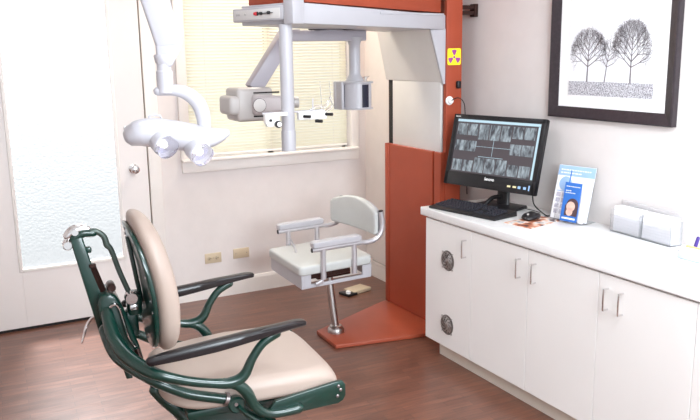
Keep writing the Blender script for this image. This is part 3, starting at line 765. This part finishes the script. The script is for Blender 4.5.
# headrest carrier: long slotted bar, arch and clamp
b = MB(TC)
b.hull([V((-.632, -.016, .775)), V((-.578, -.016, .775)), V((-.578, .016, .775)), V((-.632, .016, .775)),
        V((-.708, -.016, 1.150)), V((-.668, -.016, 1.156)), V((-.668, .016, 1.156)), V((-.708, .016, 1.150))], .006, 3)
b.sweep([(-.695, 0, 1.150), (-.665, 0, 1.164), (-.63, 0, 1.160)], [(.016, .016), (.016, .015), (.012, .012)], n=12, up=(0, 1, 0), round_end=True)
b.box((-.652, 0, 1.105), (.022, .02, .022), .006, 2)
b.build('rear_bar', M_green, ch)
b = MB(TC); b.sweep([(-.645, 0, 1.165), (-.622, 0, 1.166), (-.598, 0, 1.145), (-.590, 0, 1.115), (-.577, 0, 1.095), (-.555, 0, 1.015), (-.526, 0, .930)], [(.011, .012), (.010, .010), (.010, .009), (.011, .010), (.009, .008), (.009, .008), (.009, .008)], n=12, up=(0, 1, 0))
b.build('arch_rod', mat('worn_grey_green', (74, 84, 78), .35, .3, var=.15), ch)
b = MB(TC); b.sweep([(-.715, 0, 1.153), (-.695, 0, 1.172), (-.67, 0, 1.176), (-.645, 0, 1.172)], [(.016, .008), (.02, .010), (.02, .010), (.012, .007)], n=12, up=(0, 1, 0), round_end=True)
b.lathe([(.013, -.022), (.016, -.018), (.016, .018), (.013, .022)], (-.716, 0, 1.130), (0, 1, 0), 20)
b.lathe([(.011, -.02), (.011, .02)], (-.690, 0, 1.172), (0, 1, 0), 16)
b.build('headrest_clamp', M_chrome, ch)
b = MB(TC); b.sweep([(-.642, -.014, 1.045), (-.596, -.014, .895)], (.011), n=4); b.box((-.643, -.014, 1.052), (.022, .02, .014), .003, 1)
b.build('slide_rod', M_bronze, ch)
# cast yoke behind the back
b = MB(TC)
yo = [(-.640, .925), (-.628, .955), (-.600, .965), (-.575, .948), (-.556, .90), (-.538, .845), (-.513, .760), (-.500, .700), (-.530, .690), (-.575, .735), (-.605, .790), (-.632, .865)]
b.prism([(u, -.065, z) for u, z in yo], (0, .13, 0), .012, 3)
b.build('yoke_casting', M_green, ch)
b = MB(TC); b.sweep([(-.600, -.073, .918), (-.584, -.073, .925), (-.572, -.073, .905), (-.562, -.073, .86), (-.548, -.073, .80), (-.530, -.073, .765)], [(.006, .010), (.006, .012), (.006, .012), (.006, .009), (.005, .008), (.004, .006)], n=10, up=(0, 1, 0), round_end=True)
b.build('release_lever', M_chrome, ch)
b = MB(TC); b.lathe([(.012, -.03), (.015, -.025), (.015, .025), (.012, .03)], (-.588, 0, .968), (0, 1, 0), 24); b.build('hinge_barrel', M_bronze, ch)
b = MB(TC); b.hull([V((-.560, -.012, .625)), V((-.538, -.012, .625)), V((-.538, .012, .625)), V((-.560, .012, .625)), V((-.592, -.012, .765)), V((-.560, -.012, .775)), V((-.560, .012, .775)), V((-.592, .012, .765))], .003, 2); b.build('rear_strut', M_green, ch)
b = MB(TC); b.sweep([(-.620, .06, .850), (-.650, .09, .835), (-.672, .10, .805), (-.682, .10, .775), (-.692, .10, .745)], [.006, .006, .006, .005, .004], n=10, round_end=True); b.build('tilt_handle', M_chrome, ch)
b = MB(TC); b.sweep([(-.525, -.07, .755), (-.486, -.10, .626), (-.440, -.11, .555)], .008, n=10); b.build('tilt_rod', M_bronze, ch)
b = MB(TC); b.sweep([(-.478, -.10, .605), (-.452, -.10, .570), (-.412, -.11, .530), (-.36, -.10, .47), (-.30, -.05, .42)], [(.02, .02), (.02, .022), (.022, .026), (.025, .03), (.03, .04)], n=12, round_end=True)
b.box((-.18, 0, .47), (.36, .26, .10), .02, 3)
b.build('under_frame', M_green, ch)
b = MB(TC); b.lathe([(.24, 0), (.24, .02), (.20, .045), (.09, .07), (.075, .10), (.075, .43)], (-.18, 0, 0), n=40); b.build('pedestal', M_green, ch)

# ================================================================== operating light
LC = V((.72, 2.60, 0)); lr = V((.9637, -.2669, 0)); lf = V((.2669, .9637, 0))
TL = lambda p: LC+lr*p.x+lf*p.y+V((0, 0, p.z))
ol_ = thing('dental_operating_light', tuple(TL(V((-.04, 0, ZC)))), 'white overhead dental light with two round lamps hanging on a jointed arm', 'lamp')
b = MB(TL)
b.hull([V((-.040, -.03, 1.765)), V((.048, -.03, 1.775)), V((.048, .03, 1.775)), V((-.040, .03, 1.765)),
        V((-.190, -.045, 2.32)), V((-.095, -.045, 2.34)), V((-.095, .045, 2.34)), V((-.190, .045, 2.32))][::1], .012, 3)
# elbow block
b.hull([V((-.042, -.024, 1.715)), V((.004, -.024, 1.705)), V((.004, .024, 1.705)), V((-.042, .024, 1.715)),
        V((-.043, -.03, 1.785)), V((.047, -.03, 1.785)), V((.047, .03, 1.785)), V((-.043, .03, 1.785))], .010, 3)
b.build('upper_arm', M_light, ol_)
b = MB(TL); b.lathe([(.05, 0), (.05, .05), (.03, .06), (.03, ZC-2.30)], (-.145, 0, 2.30)); b.lathe([(.09, 0), (.10, .01), (.10, .03)], (-.145, 0, ZC-.031)); b.build('ceiling_mount', M_light, ol_)
b = MB(TL); b.lathe([(.018, 0), (.027, .004), (.027, .075), (.024, .078), (.024, .10), (.028, .104), (.032, .125), (.030, .13)], (-.020, 0, 1.618)); b.build('swivel_joint', M_light, ol_)
b = MB(TL); b.sweep([(-.045, 0, 1.628), (.01, 0, 1.630), (.05, 0, 1.618), (.083, 0, 1.588), (.098, 0, 1.55), (.103, 0, 1.505)], [(.015, .018), (.019, .020), (.023, .020), (.025, .020), (.025, .020), (.022, .018)], n=16, up=(0, 1, 0), round_end=True); b.build('lower_arm', M_light, ol_)
b = MB(TL)
b.sweep([(-.128, .0, 1.487), (-.105, 0, 1.492), (-.06, 0, 1.490), (0, 0, 1.480), (.06, -.0, 1.470), (.11, 0, 1.468), (.145, 0, 1.472), (.172, 0, 1.480)],
        [(.060, .040), (.068, .046), (.07, .050), (.07, .050), (.07, .047), (.06, .038), (.04, .027), (.024, .016)], n=24, up=(0, 0, 1), round_end=True)
b.build('lamp_housing', M_light, ol_)
ax = V((.42, -.62, -.42)).normalized()
for (x, z) in ((-.045, 1.468), (.068, 1.438)):
    c = V((x, -.045, z))
    b = MB(TL); b.lathe([(.034, -.03), (.040, 0), (.041, .026), (.038, .030), (.036, .030), (.034, .012), (.012, .004)], c, ax, 30); rf = b.build('reflector', M_light, ol_)
    b = MB(TL); b.lathe([(.036, .012), (.037, .030), (.038, .052), (.030, .058), (.012, .060)], c, ax, 30); b.build('lens', M_lens, rf)
    b = MB(TL); b.lathe([(.010, .004), (.014, .014), (.010, .024)], c, ax, 14); b.build('bulb', M_bulb, rf)
b = MB(TL); b.sweep([(-.080, 0, 1.532), (-.078, 0, 1.546), (-.06, 0, 1.549), (-.042, 0, 1.546), (-.040, 0, 1.531)], .003, n=8, up=(0, 1, 0)); b.build('vent_handle', M_light, ol_)

# ================================================================== monitor
mc = V((2.700, 3.42, .982)); maz = -1.318; mt = .243
mw = V((math.cos(maz), math.sin(maz), 0)); mn0 = V((math.sin(maz), -math.cos(maz), 0)); mn = mn0 if mn0.x < 0 else -mn0
mup = V((0, 0, 1))*math.cos(mt)-mn*math.sin(mt); mnn = mn*math.cos(mt)+V((0, 0, 1))*math.sin(mt)
def TM(p): return mc+mw*p.x+mup*p.y+mnn*p.z      # x right, y up the screen, z toward viewer
MW, MH = .629, .412
mo = thing('computer_monitor', (2.80, 3.44, HC), 'black flat desktop monitor showing rows of dental x-rays, on the counter', 'monitor')
def slab(b, x0, x1, y0, y1, z0, z1, bev=0): b.box(((x0+x1)/2, (y0+y1)/2, (z0+z1)/2), (x1-x0, y1-y0, z1-z0), bev, 2); return b
b = MB(TM); slab(b, -MW/2+.002, MW/2-.002, .002, MH-.002, -.032, -.012, .004)
slab(b, -MW/2, MW/2, 0, .078, -.02, .004, .004); slab(b, -MW/2, MW/2, MH-.026, MH, -.02, .004, .004)
slab(b, -MW/2, -MW/2+.03, 0, MH, -.02, .004, .004); slab(b, MW/2-.03, MW/2, 0, MH, -.02, .004, .004)
slab(b, -.2, .2, .06, MH-.06, -.08, -.04, .02)
b.build('bezel', M_black, mo)
sx, sy0, sy1 = MW/2-.03, .078, MH-.026
b = MB(TM); slab(b, -sx, sx, sy0, sy1, -.012, -.004); scr = b.build('screen', M_screen, mo, smooth=False)
sh = sy1-sy0
def film(x0, x1, y0, y1):
    o = MB(TM); slab(o, x0, x1, y0, y1, -.0035, -.0030); return o.build('x_ray_film', M_xray, scr, smooth=False)
W2 = 2*sx*.95; xs = -sx+.004
for k in range(7):
    wk = W2/7; film(xs+k*wk+.004, xs+(k+1)*wk-.004, sy1-.030-(.082 if 2 <= k <= 4 else .062), sy1-.026)
    film(xs+k*wk+.004, xs+(k+1)*wk-.004, sy0+.008, sy0+(.092 if 2 <= k <= 4 else .072))
for x in (0, 1): film(xs+x*.078+.002, xs+(x+1)*.078-.002, sy0+.125, sy0+.185); film(xs+W2-(x+1)*.078+.002, xs+W2-x*.078-.002, sy0+.125, sy0+.185)
b = MB(TM); slab(b, -sx, sx, sy1-.016, sy1-.002, -.0035, -.0028); slab(b, sx-.016, sx-.002, sy0+.004, sy1-.018, -.0035, -.0028)
slab(b, -.13, .11, sy0+.155, sy0+.1565, -.0035, -.0028); slab(b, -.009, -.0075, sy0+.105, sy0+.215, -.0035, -.0028)
slab(b, -.10, .07, sy0+.098, sy0+.100, -.0035, -.0028)
b.build('window_bars', M_sline, scr, smooth=False)
t_ = text_bm('lenovo', .024, lambda x, y: TM(V((x+.01, .055+y, .0046))), bold=.0008); t_.build('brand_name', M_white, mo, smooth=False)
t_ = text_bm('lenovo', .013, lambda x, y: TM(V((x-MW/2+.032, MH-.013+y, .0046))), bold=.0004); t_.build('brand_name', M_white, mo, smooth=False)
b = MB(TM)
for k, x in enumerate((.135, .172)): slab(b, x, x+.022, .028, .038, .003, .0048)
build_split(b, 'indicator_light', M_icon, mo)
b = MB(TM)
for x in (.205, .24): slab(b, x, x+.018, .026, .04, .003, .0048)
slab(b, .272, .28, .022, .05, .003, .0048)
build_split(b, 'status_sticker', M_icon2, mo)
b = MB(TM); slab(b, -.003, .003, MH-.016, MH-.01, .003, .0046); b.build('webcam', M_gap, mo, smooth=False)
# stand
b = MB()
fd = mw; bd = -mn
bc = V((2.800, 3.425, HC))
def SB(x, y, z): return bc+fd*x+bd*y+V((0, 0, z))
b.hull([SB(-.15, -.09, .001), SB(.15, -.09, .001), SB(.13, .09, .001), SB(-.13, .09, .001), SB(-.15, -.09, .014), SB(.15, -.09, .014), SB(.125, .085, .018), SB(-.125, .085, .018)], .005, 2)
b.sweep([SB(0, .03, .01), SB(0, .035, .10), SB(0, .03, .28)], [(.045, .02), (.04, .018), (.045, .018)], n=16, up=tuple(bd))
b.sweep([SB(-.08, -.03, .01), SB(-.05, -.0, .05), SB(0, .02, .06)], .012, n=10)
b.build('stand', M_black, mo)
# cables behind
b = MB(); b.sweep([(2.93, 3.30, .95), (2.90, 3.25, .90), (2.86, 3.12, HC+.006), (2.86, 3.08, HC+.006)], .0035, n=8)
tag(b.build('monitor_cable', M_gap), 'black cables hanging behind the monitor stand on the white counter', 'cable')

# ================================================================== keyboard, mouse, pad
kA, kB, kC, kD = V((2.452, 3.617, 0)), V((2.676, 3.70, 0)), V((2.765, 3.218, 0)), V((2.548, 3.114, 0))  # FL, BL, BR, FR
kx = (kD-kA); kL = kx.length; kx.normalize(); ky = V((-kx.y, kx.x, 0)); 
if ky.dot(kB-kA) < 0: ky = -ky
kW = .185; ko = kA-kx*.010+V((.000, 0, HC))
TK = lambda p: ko+kx*p.x+ky*p.y+V((0, 0, p.z))
kL *= .955
kb = thing('computer_keyboard', tuple(TK(V((kL/2, kW/2, 0)))), 'black desktop keyboard lying on the counter in front of monitor', 'keyboard')
b = MB(TK); b.hull([V((0, 0, .001)), V((kL, 0, .001)), V((kL, kW, .001)), V((0, kW, .001)), V((.002, 0, .014)), V((kL-.002, 0, .014)), V((kL-.004, kW, .030)), V((.004, kW, .030))], .004, 2); b.build('case', M_black, kb)
b = MB(TK); n = 0
def kz(y): return .015+.086*y
rows = [(.045, 10), (.068, 14), (.091, 14), (.114, 14), (.137, 14), (.166, 14)]
sc = (kL-.03)/.50
def keyb(x0, x1, y, hw=.0085):
    z = kz(y); b.hull([V((x0, y-hw, z-.002)), V((x1, y-hw, z-.002)), V((x1, y+hw, z)), V((x0, y+hw, z)), V((x0+.002, y-hw+.002, z+.006)), V((x1-.002, y-hw+.002, z+.006)), V((x1-.002, y+hw-.002, z+.008)), V((x0+.002, y+hw-.002, z+.008))])
for r_, (y, n) in enumerate(rows):
    off = (0, .012, .008, .004, 0, 0)[r_]; x = .016
    if r_ == 0:
        for wd in (.026, .02, .024, .125, .024, .02, .026): keyb(x, x+wd*sc, y); x += (wd+.003)*sc
    else:
        for k in range(14): keyb(x, x+.0185*sc, y); x += .0212*sc
    x = (.335)*sc
    for k in range(3):
        if r_ in (0, 3, 4, 5) or (r_ == 1 and k == 1): keyb(x, x+.0185*sc, y)
        x += .0212*sc
    x = .412*sc
    if r_ < 5:
        for k in range(4): keyb(x, x+.0185*sc, y); x += .0212*sc
tag(b.build('keys', M_key, kb, smooth=False), kind='stuff')
mpd = MB(); mpp = [V((2.562, 3.095, HC)), V((2.582, 2.915, HC)), V((2.835, 2.975, HC)), V((2.825, 3.12, HC))]
mpd.prism([p+V((0, 0, .0008)) for p in mpp], (0, 0, .003))
tag(mpd.build('mouse_pad', M_pad, smooth=False), 'thin mouse pad printed in orange, white and black under the mouse', 'mouse pad')
mcx = V((2.735, 3.085, HC+.004)); md = V((.17, .08, 0)).normalized(); ms = V((-md.y, md.x, 0))
mo2 = thing('computer_mouse', tuple(mcx), 'small black computer mouse resting on the printed pad', 'mouse')
b = MB(); b.cushion([(a*math.cos(2*PI*k/28), a2*math.sin(2*PI*k/28)) for k in range(28) for a, a2 in [(.074, .044)]], .030, .020, lambda u, v, h: mcx+md*u+ms*v+V((0, 0, h*(1-.25*(u/.074)**2))), .010); b.build('shell', M_black, mo2)
b = MB(); b.lathe([(.006, -.004), (.006, .004)], mcx+md*-.042+V((0, 0, .030)), tuple(ms), 12); b.build('scroll_wheel', M_grey, mo2)
b = MB(); b.sweep([mcx+md*.05+V((0, 0, .012)), (2.85, 3.15, HC+.012), (2.875, 3.21, HC+.008), (2.83, 3.27, HC+.022), (2.72, 3.235, HC+.032), (2.83, 3.30, HC+.012)][:4]+[(2.86, 3.31, HC+.02)], .0022, n=8); b.build('mouse_cord', M_black, mo2)

# ================================================================== brochures
def leaflet_frame(c, az, t):
    w_ = V((math.cos(az), math.sin(az), 0)); n_ = V((math.sin(az), -math.cos(az), 0)); n_ = n_ if n_.x < 0 else -n_
    u_ = V((0, 0, 1))*math.cos(t)-n_*math.sin(t); nn_ = n_*math.cos(t)+V((0, 0, 1))*math.sin(t)
    return lambda p: V(c)+w_*p.x+u_*p.y+nn_*p.z
TB = leaflet_frame((2.857, 2.943, HC+.005), -1.371, .253)
bh = thing('brochure_holder', (2.87, 2.95, HC), 'clear acrylic stand with a white and pale blue dental poster, beside the monitor', 'brochure holder')
w_, h_ = .22, .287
b = MB(TB); slab(b, -w_/2-.004, w_/2+.004, 0, h_+.004, -.003, -.001, .0005)
slab(b, -w_/2-.004, w_/2+.004, .000, .003, -.003, .045)
slab(b, -.055, .06, .003, .09, .042, .044); 
b2 = MB(lambda p: V((2.857, 2.943, HC+.0015))+V((math.cos(-1.371), math.sin(-1.371), 0))*p.x+V((-math.sin(-1.371), math.cos(-1.371), 0))*p.y+V((0, 0, p.z))); b2.box((0, .045, .0005), (w_, .085, .002)); b2.build('acrylic_foot', M_clear, bh)
b.build('acrylic_stand', M_clear, bh)
b = MB(TB); slab(b, -w_/2, w_/2, .002, h_, -.0008, .0004); pp = b.build('poster', M_paper, bh, smooth=False)
b = MB(TB); slab(b, -w_/2, w_/2, h_-.055, h_-.002, .0006, .0010); b.build('header_band', M_lblue, pp, smooth=False)
b = MB(TB)
for i in range(2):
    x = -.095
    while x < (.08 if i == 0 else .03):
        q = random.uniform(.008, .02); slab(b, x, x+q, h_-.024-.016*i-.003, h_-.024-.016*i+.003, .0011, .0013); x += q+.004
b.build('header_lettering', M_paper, pp, smooth=False)
b = MB(TB)
for i in range(4):
    for j in range(3):
        slab(b, -.098+.034*j, -.072+.034*j, .03+.03*i, .052+.03*i, .0006, .0010)
build_split(b, 'small_photo', M_glove, pp)
b = MB(TB); b.lathe([(.038, 0), (.038, .0005)], V((-.055, .19, .0007)), (0, 0, 1), 24); slab(b, -.098, -.01, .148, .152, .0006, .001); b.build('pale_graphic', M_lblue, pp, smooth=False)
TB2 = leaflet_frame((2.832, 2.905, HC+.010), -1.403, .20)
bl = thing('dental_brochure', (2.83, 2.905, HC+.01), 'small blue leaflet with a smiling face, in front pocket of acrylic stand', 'brochure')
w2, h2 = .10, .20
b = MB(TB2); slab(b, -w2/2, w2/2, 0, h2, .012, .016); b.build('cover', M_blue, bl, smooth=False)
b = MB(TB2); b.lathe([(.036, 0), (.036, .0004)], V((.012, .085, .0162)), (0, 0, 1), 24); slab(b, -.03, .048, .03, .085, .0162, .0165); b.build('printed_hair', M_hair, bl, smooth=False)
b = MB(TB2); b.lathe([(.026, 0), (.026, .0004)], V((.004, .078, .0167)), (0, 0, 1), 24); b.lathe([(.02, 0), (.02, .0004)], V((.0, .050, .0167)), (0, 0, 1), 24); b.build('printed_face', M_skin, bl, smooth=False)
b = MB(TB2)
for y, x1 in ((.180, .04), (.158, -.005), (.147, .012)):
    x = -.04
    while x < x1: q = random.uniform(.005, .012); slab(b, x, x+q, y-.002, y+.002, .0162, .0166); x += q+.003
slab(b, -.04, .04, .012, .02, .0162, .0166)
b.build('printed_lettering', M_paper, bl, smooth=False)
# second narrow leaflet and pen edge behind
b = MB(TB2); slab(b, .054, .082, .0, .185, .004, .008); tag(b.build('leaflet', M_paper, smooth=False), 'narrow white leaflet tucked right of the blue one in the stand', 'leaflet')
b = MB(TB2); b.sweep([V((-.032, .19, .008)), V((-.030, .262, .008))], .003, n=8); tag(b.build('pen', M_blue), 'blue pen tip standing up behind the small blue leaflet', 'pen')

# clear card holder and items at the right
hx = thing('acrylic_card_holder', (2.88, 2.49, HC), 'clear acrylic business card holder with white cards at right of counter', 'card holder')
hc = V((2.872, 2.494, HC)); hw = V((-.026, -.378, 0)); hl = hw.length; hwn = hw.normalized(); hb = V((-hwn.y, hwn.x, 0)); hb = hb if hb.x > 0 else -hb
TH = lambda p: hc+hwn*p.x+hb*p.y+V((0, 0, p.z))
b = MB(TH)
slab2 = lambda b, x0, x1, y0, y1, z0, z1, bev=0: b.box(((x0+x1)/2, (y0+y1)/2, (z0+z1)/2), (x1-x0, y1-y0, z1-z0), bev, 1)
slab2(b, -hl/2, hl/2, .0, .07, .001, .004); slab2(b, -hl/2, hl/2, 0, .003, .001, .085); slab2(b, -hl/2, hl/2, .067, .07, .001, .150)
for x in (-hl/2, 0, hl/2-.003): slab2(b, x, x+.003, 0, .07, .001, .11)
b.build('tray', M_clear, hx, smooth=False)
for k in range(2):
    x = -hl/2+.010+k*hl/2
    o = MB(TH)
    for q in range(9): slab2(o, x+.001*(q % 2), x+hl/2-.016-.001*(q % 3), .010+.0004*q, .060, .006+.0135*q, .006+.0135*q+.0128)
    tag(o.build('card_stack', M_paper, smooth=False), ('white card stack in left half of the acrylic holder', 'white card stack in right half of the acrylic holder')[k], 'cards', 'card stacks in the acrylic holder')
rb = thing('desk_caddy', (2.80, 2.11, HC), 'small pale box with tan edge at the right edge of counter', 'box')
b = MB(); b.box((2.79, 2.10, HC+.017), (.10, .14, .032), .004, 2); b.build('box_body', mat('pale_box', (200, 210, 224), .5, var=.02), rb)
b = MB(); b.sweep([(2.745, 2.168, HC+.004), (2.745, 2.168, HC+.036)], .003, n=8); b.build('corner_post', M_grey, rb)
b = MB(); b.box((2.835, 2.14, HC+.0345), (.012, .12, .006), .001, 1); b.build('tan_lid', mat('tan_card', (226, 190, 130), .6, var=.02), rb)
b = MB(); b.sweep([(2.895, 2.205, HC+.009), (2.905, 2.198, HC+.06)], (.008), n=12, round_end=True); tag(b.build('marker_pen', mat('violet_plastic', (70, 50, 130), .4, var=.02)), 'dark violet marker standing at right edge of the counter', 'pen')

# ================================================================== framed print
fr = thing('framed_picture', (XR, 2.83, 1.41), 'dark wood framed black and white print of bare trees on right wall', 'picture')
ya, yb_, zb_, zt_ = 3.212, 2.405, 1.392, 2.10
def rail(b, y0, z0, y1, z1, wv):
    p0, p1 = V((0, y0, z0)), V((0, y1, z1)); X = XR
    d_ = (p1-p0).normalized(); inn = V((0, wv[0], wv[1])); m0 = (abs(wv[1]) and d_ or d_)
    fwd = .058
    prof = [(0, 0), (.030, 0), (.034, .008), (.030, .018), (.020, .044), (.014, fwd), (0, fwd)]
    A = [V((X-x, 0, 0))+p0+inn*q+d_*q for x, q in prof]; B_ = [V((X-x, 0, 0))+p1+inn*q-d_*q for x, q in prof]
    va = [b.bm.verts.new(p) for p in A]; vb_ = [b.bm.verts.new(p) for p in B_]
    n = len(va)
    for k in range(n): b.bm.faces.new((va[k], va[(k+1) % n], vb_[(k+1) % n], vb_[k]))
    b.bm.faces.new(va[::-1]); b.bm.faces.new(vb_)
b = MB(); rail(b, ya, zb_, yb_, zb_, (0, 1)); rail(b, ya, zt_, yb_, zt_, (0, -1)); rail(b, ya, zb_, ya, zt_, (-1, 0)); rail(b, yb_, zb_, yb_, zt_, (1, 0))
b.build('frame', M_frame, fr, smooth=False)
b = MB(); b.box((XR-.008, (ya+yb_)/2, (zb_+zt_)/2), (.006, ya-yb_-.06, zt_-zb_-.06)); b.build('mount', M_mount, fr, smooth=False)
py0, py1, pz0, pz1 = 3.082, 2.535, 1.512, 1.985
b = MB(); b.box((XR-.0120, (py0+py1)/2, (pz0+pz1)/2), (.0016, py0-py1, pz1-pz0)); pr_ = b.build('print', M_sky, fr, smooth=False)
b = MB()
for z in (pz0-.006, pz1+.006): b.box((XR-.0115, (py0+py1)/2, z), (.002, py0-py1+.014, .0015))
for y in (py0+.006, py1-.006): b.box((XR-.0115, y, (pz0+pz1)/2), (.002, .0015, pz1-pz0+.012))
b.build('mount_bevel', M_trim, fr, smooth=False)
gz = pz0+.070
b = MB(); b.box((XR-.0131, (py0+py1)/2, (pz0+gz)/2), (.0006, py0-py1, gz-pz0)); b.build('printed_ground', M_grass, pr_, smooth=False)
b = MB(); XT = XR-.0134
def seg(p, q, w0, w1):
    dy_, dz_ = q[0]-p[0], q[1]-p[1]; L = math.hypot(dy_, dz_) or 1; ny, nz = -dz_/L/2, dy_/L/2
    b.quad((XT, p[0]+ny*w0, p[1]+nz*w0), (XT, p[0]-ny*w0, p[1]-nz*w0), (XT, q[0]-ny*w1, q[1]-nz*w1), (XT, q[0]+ny*w1, q[1]+nz*w1))
def grow(p, a, L, wd, dep, env):
    n = 3; q = p
    for k in range(n):
        a += random.uniform(-.16, .16); q2 = (q[0]+L/n*math.cos(a), q[1]+L/n*math.sin(a))
        if ((q2[0]-env[0])/env[2])**2+((q2[1]-env[1])/env[3])**2 > random.uniform(.85, 1.15): return
        seg(q, q2, wd*(1-.12*k), wd*(1-.12*(k+1))); q = q2
        if dep > 0:
            for sgn in (-1, 1): grow(q, a+sgn*random.uniform(.35, .85), L*random.uniform(.5, .72), max(wd*.52, .0008), dep-1, env)
for (ty_, lean, rx, rz, cz, wd) in ((2.955, .02, .128, .135, 1.715, .0085), (2.838, .12, .062, .090, 1.705, .006), (2.675, -.03, .125, .148, 1.735, .0085)):
    env = (ty_-lean*.17, cz, rx, rz); p = (ty_, gz-.004); a = PI/2+lean
    for k in range(9):
        q = (p[0]+.026*math.cos(a)*(-1 if 0 else 1), p[1]+.026*math.sin(a)); w0 = wd*1.25*(1-.095*k)
        seg(p, q, w0, w0*.93); p = q; a += random.uniform(-.07, .07)
        if k >= 2:
            for sg in (-1, 1):
                grow(q, a+sg*random.uniform(.95, 1.2)*(1-.07*k), .15*(1-.02*k)+random.uniform(0, .03), w0*.6, 3, env)
                if k % 2: grow(q, a+sg*random.uniform(.5, .7), .14, w0*.5, 3, env)
b.build('printed_trees', M_tree, pr_, smooth=False)

# ================================================================== camera
P = dict(f=777.35, pitch=.2015, yaw=.4914, roll=-.0142)
cyw, syw, cp, sp, cr, sr = math.cos(P['yaw']), math.sin(P['yaw']), math.cos(P['pitch']), math.sin(P['pitch']), math.cos(P['roll']), math.sin(P['roll'])
fw = V((syw*cp, cyw*cp, -sp)); rr0 = V((cyw, -syw, 0)); uu = rr0.cross(fw)
r2 = cr*rr0+sr*uu; u2 = -sr*rr0+cr*uu
cam = bpy.data.cameras.new('camera'); co = bpy.data.objects.new('camera', cam); COL.objects.link(co)
cam.sensor_width = 36; cam.lens = 777.35/700*36; cam.clip_start = .05
Mx = Matrix((r2, u2, -fw)).transposed().to_4x4(); Mx.translation = V((0, 0, 1.75)); co.matrix_world = Mx
S.camera = co

# ================================================================== light
wd = bpy.data.worlds.new('daylight'); S.world = wd; wd.use_nodes = True
bg = wd.node_tree.nodes['Background']; bg.inputs['Color'].default_value = (.90, .95, 1, 1); bg.inputs['Strength'].default_value = .8
def area(name, loc, tgt, sx_, sy_, power, col=(1, 1, 1)):
    l = bpy.data.lights.new(name, 'AREA'); l.shape = 'RECTANGLE'; l.size = sx_; l.size_y = sy_; l.energy = power; l.color = col
    o = bpy.data.objects.new(name, l); COL.objects.link(o); o.location = loc
    o.rotation_euler = (V(tgt)-V(loc)).to_track_quat('-Z', 'Y').to_euler(); return o
sun = bpy.data.lights.new('sun', 'SUN'); sun.energy = 1.0; sun.angle = R(20); sun.color = (1, .98, .94)
so_ = bpy.data.objects.new('sun', sun); COL.objects.link(so_); so_.rotation_euler = V((.25, -1, -.75)).to_track_quat('-Z', 'Y').to_euler()
LCOL = (.83, .93, 1)
area('overhead_fill', (1.0, 3.2, ZC-.03), (1.0, 3.2, 0), 1.2, .6, 9, LCOL)  # unseen overhead area light added as general room fill
area('fill_light_behind', (1.3, -.8, 1.9), (2.8, 3.0, 1.0), 1.6, 1.2, 84, LCOL)  # area light added behind the camera to brighten right wall; no window there
area('right_wall_fill', (1.9, .9, ZC-.03), (2.6, 1.9, .6), 1.2, .6, 66, LCOL)  # unseen fixture, added nearer to wash out the right wall and counter
area('warm_corner_fill', (2.1, 4.75, ZC-.03), (2.5, 4.6, 0), .5, .3, 17, (1, .94, .80))  # added warm fill that lifts the wall beside the column; no lamp seen
sp = bpy.data.lights.new('daylight_beyond_door', 'SPOT'); sp.energy = 7600; sp.spot_size = R(33); sp.spot_blend = .35; sp.shadow_soft_size = .6
spo = bpy.data.objects.new('daylight_beyond_door', sp); COL.objects.link(spo); spo.location = (.62, 7.9, 4.3)
spo.rotation_euler = (V((.66, 5.27, 1.3))-spo.location).to_track_quat('-Z', 'Y').to_euler()
S.view_settings.view_transform = 'Standard'; S.view_settings.look = 'None'; S.view_settings.gamma = 1
S.view_settings.use_curve_mapping = False
S.view_settings.exposure = .54
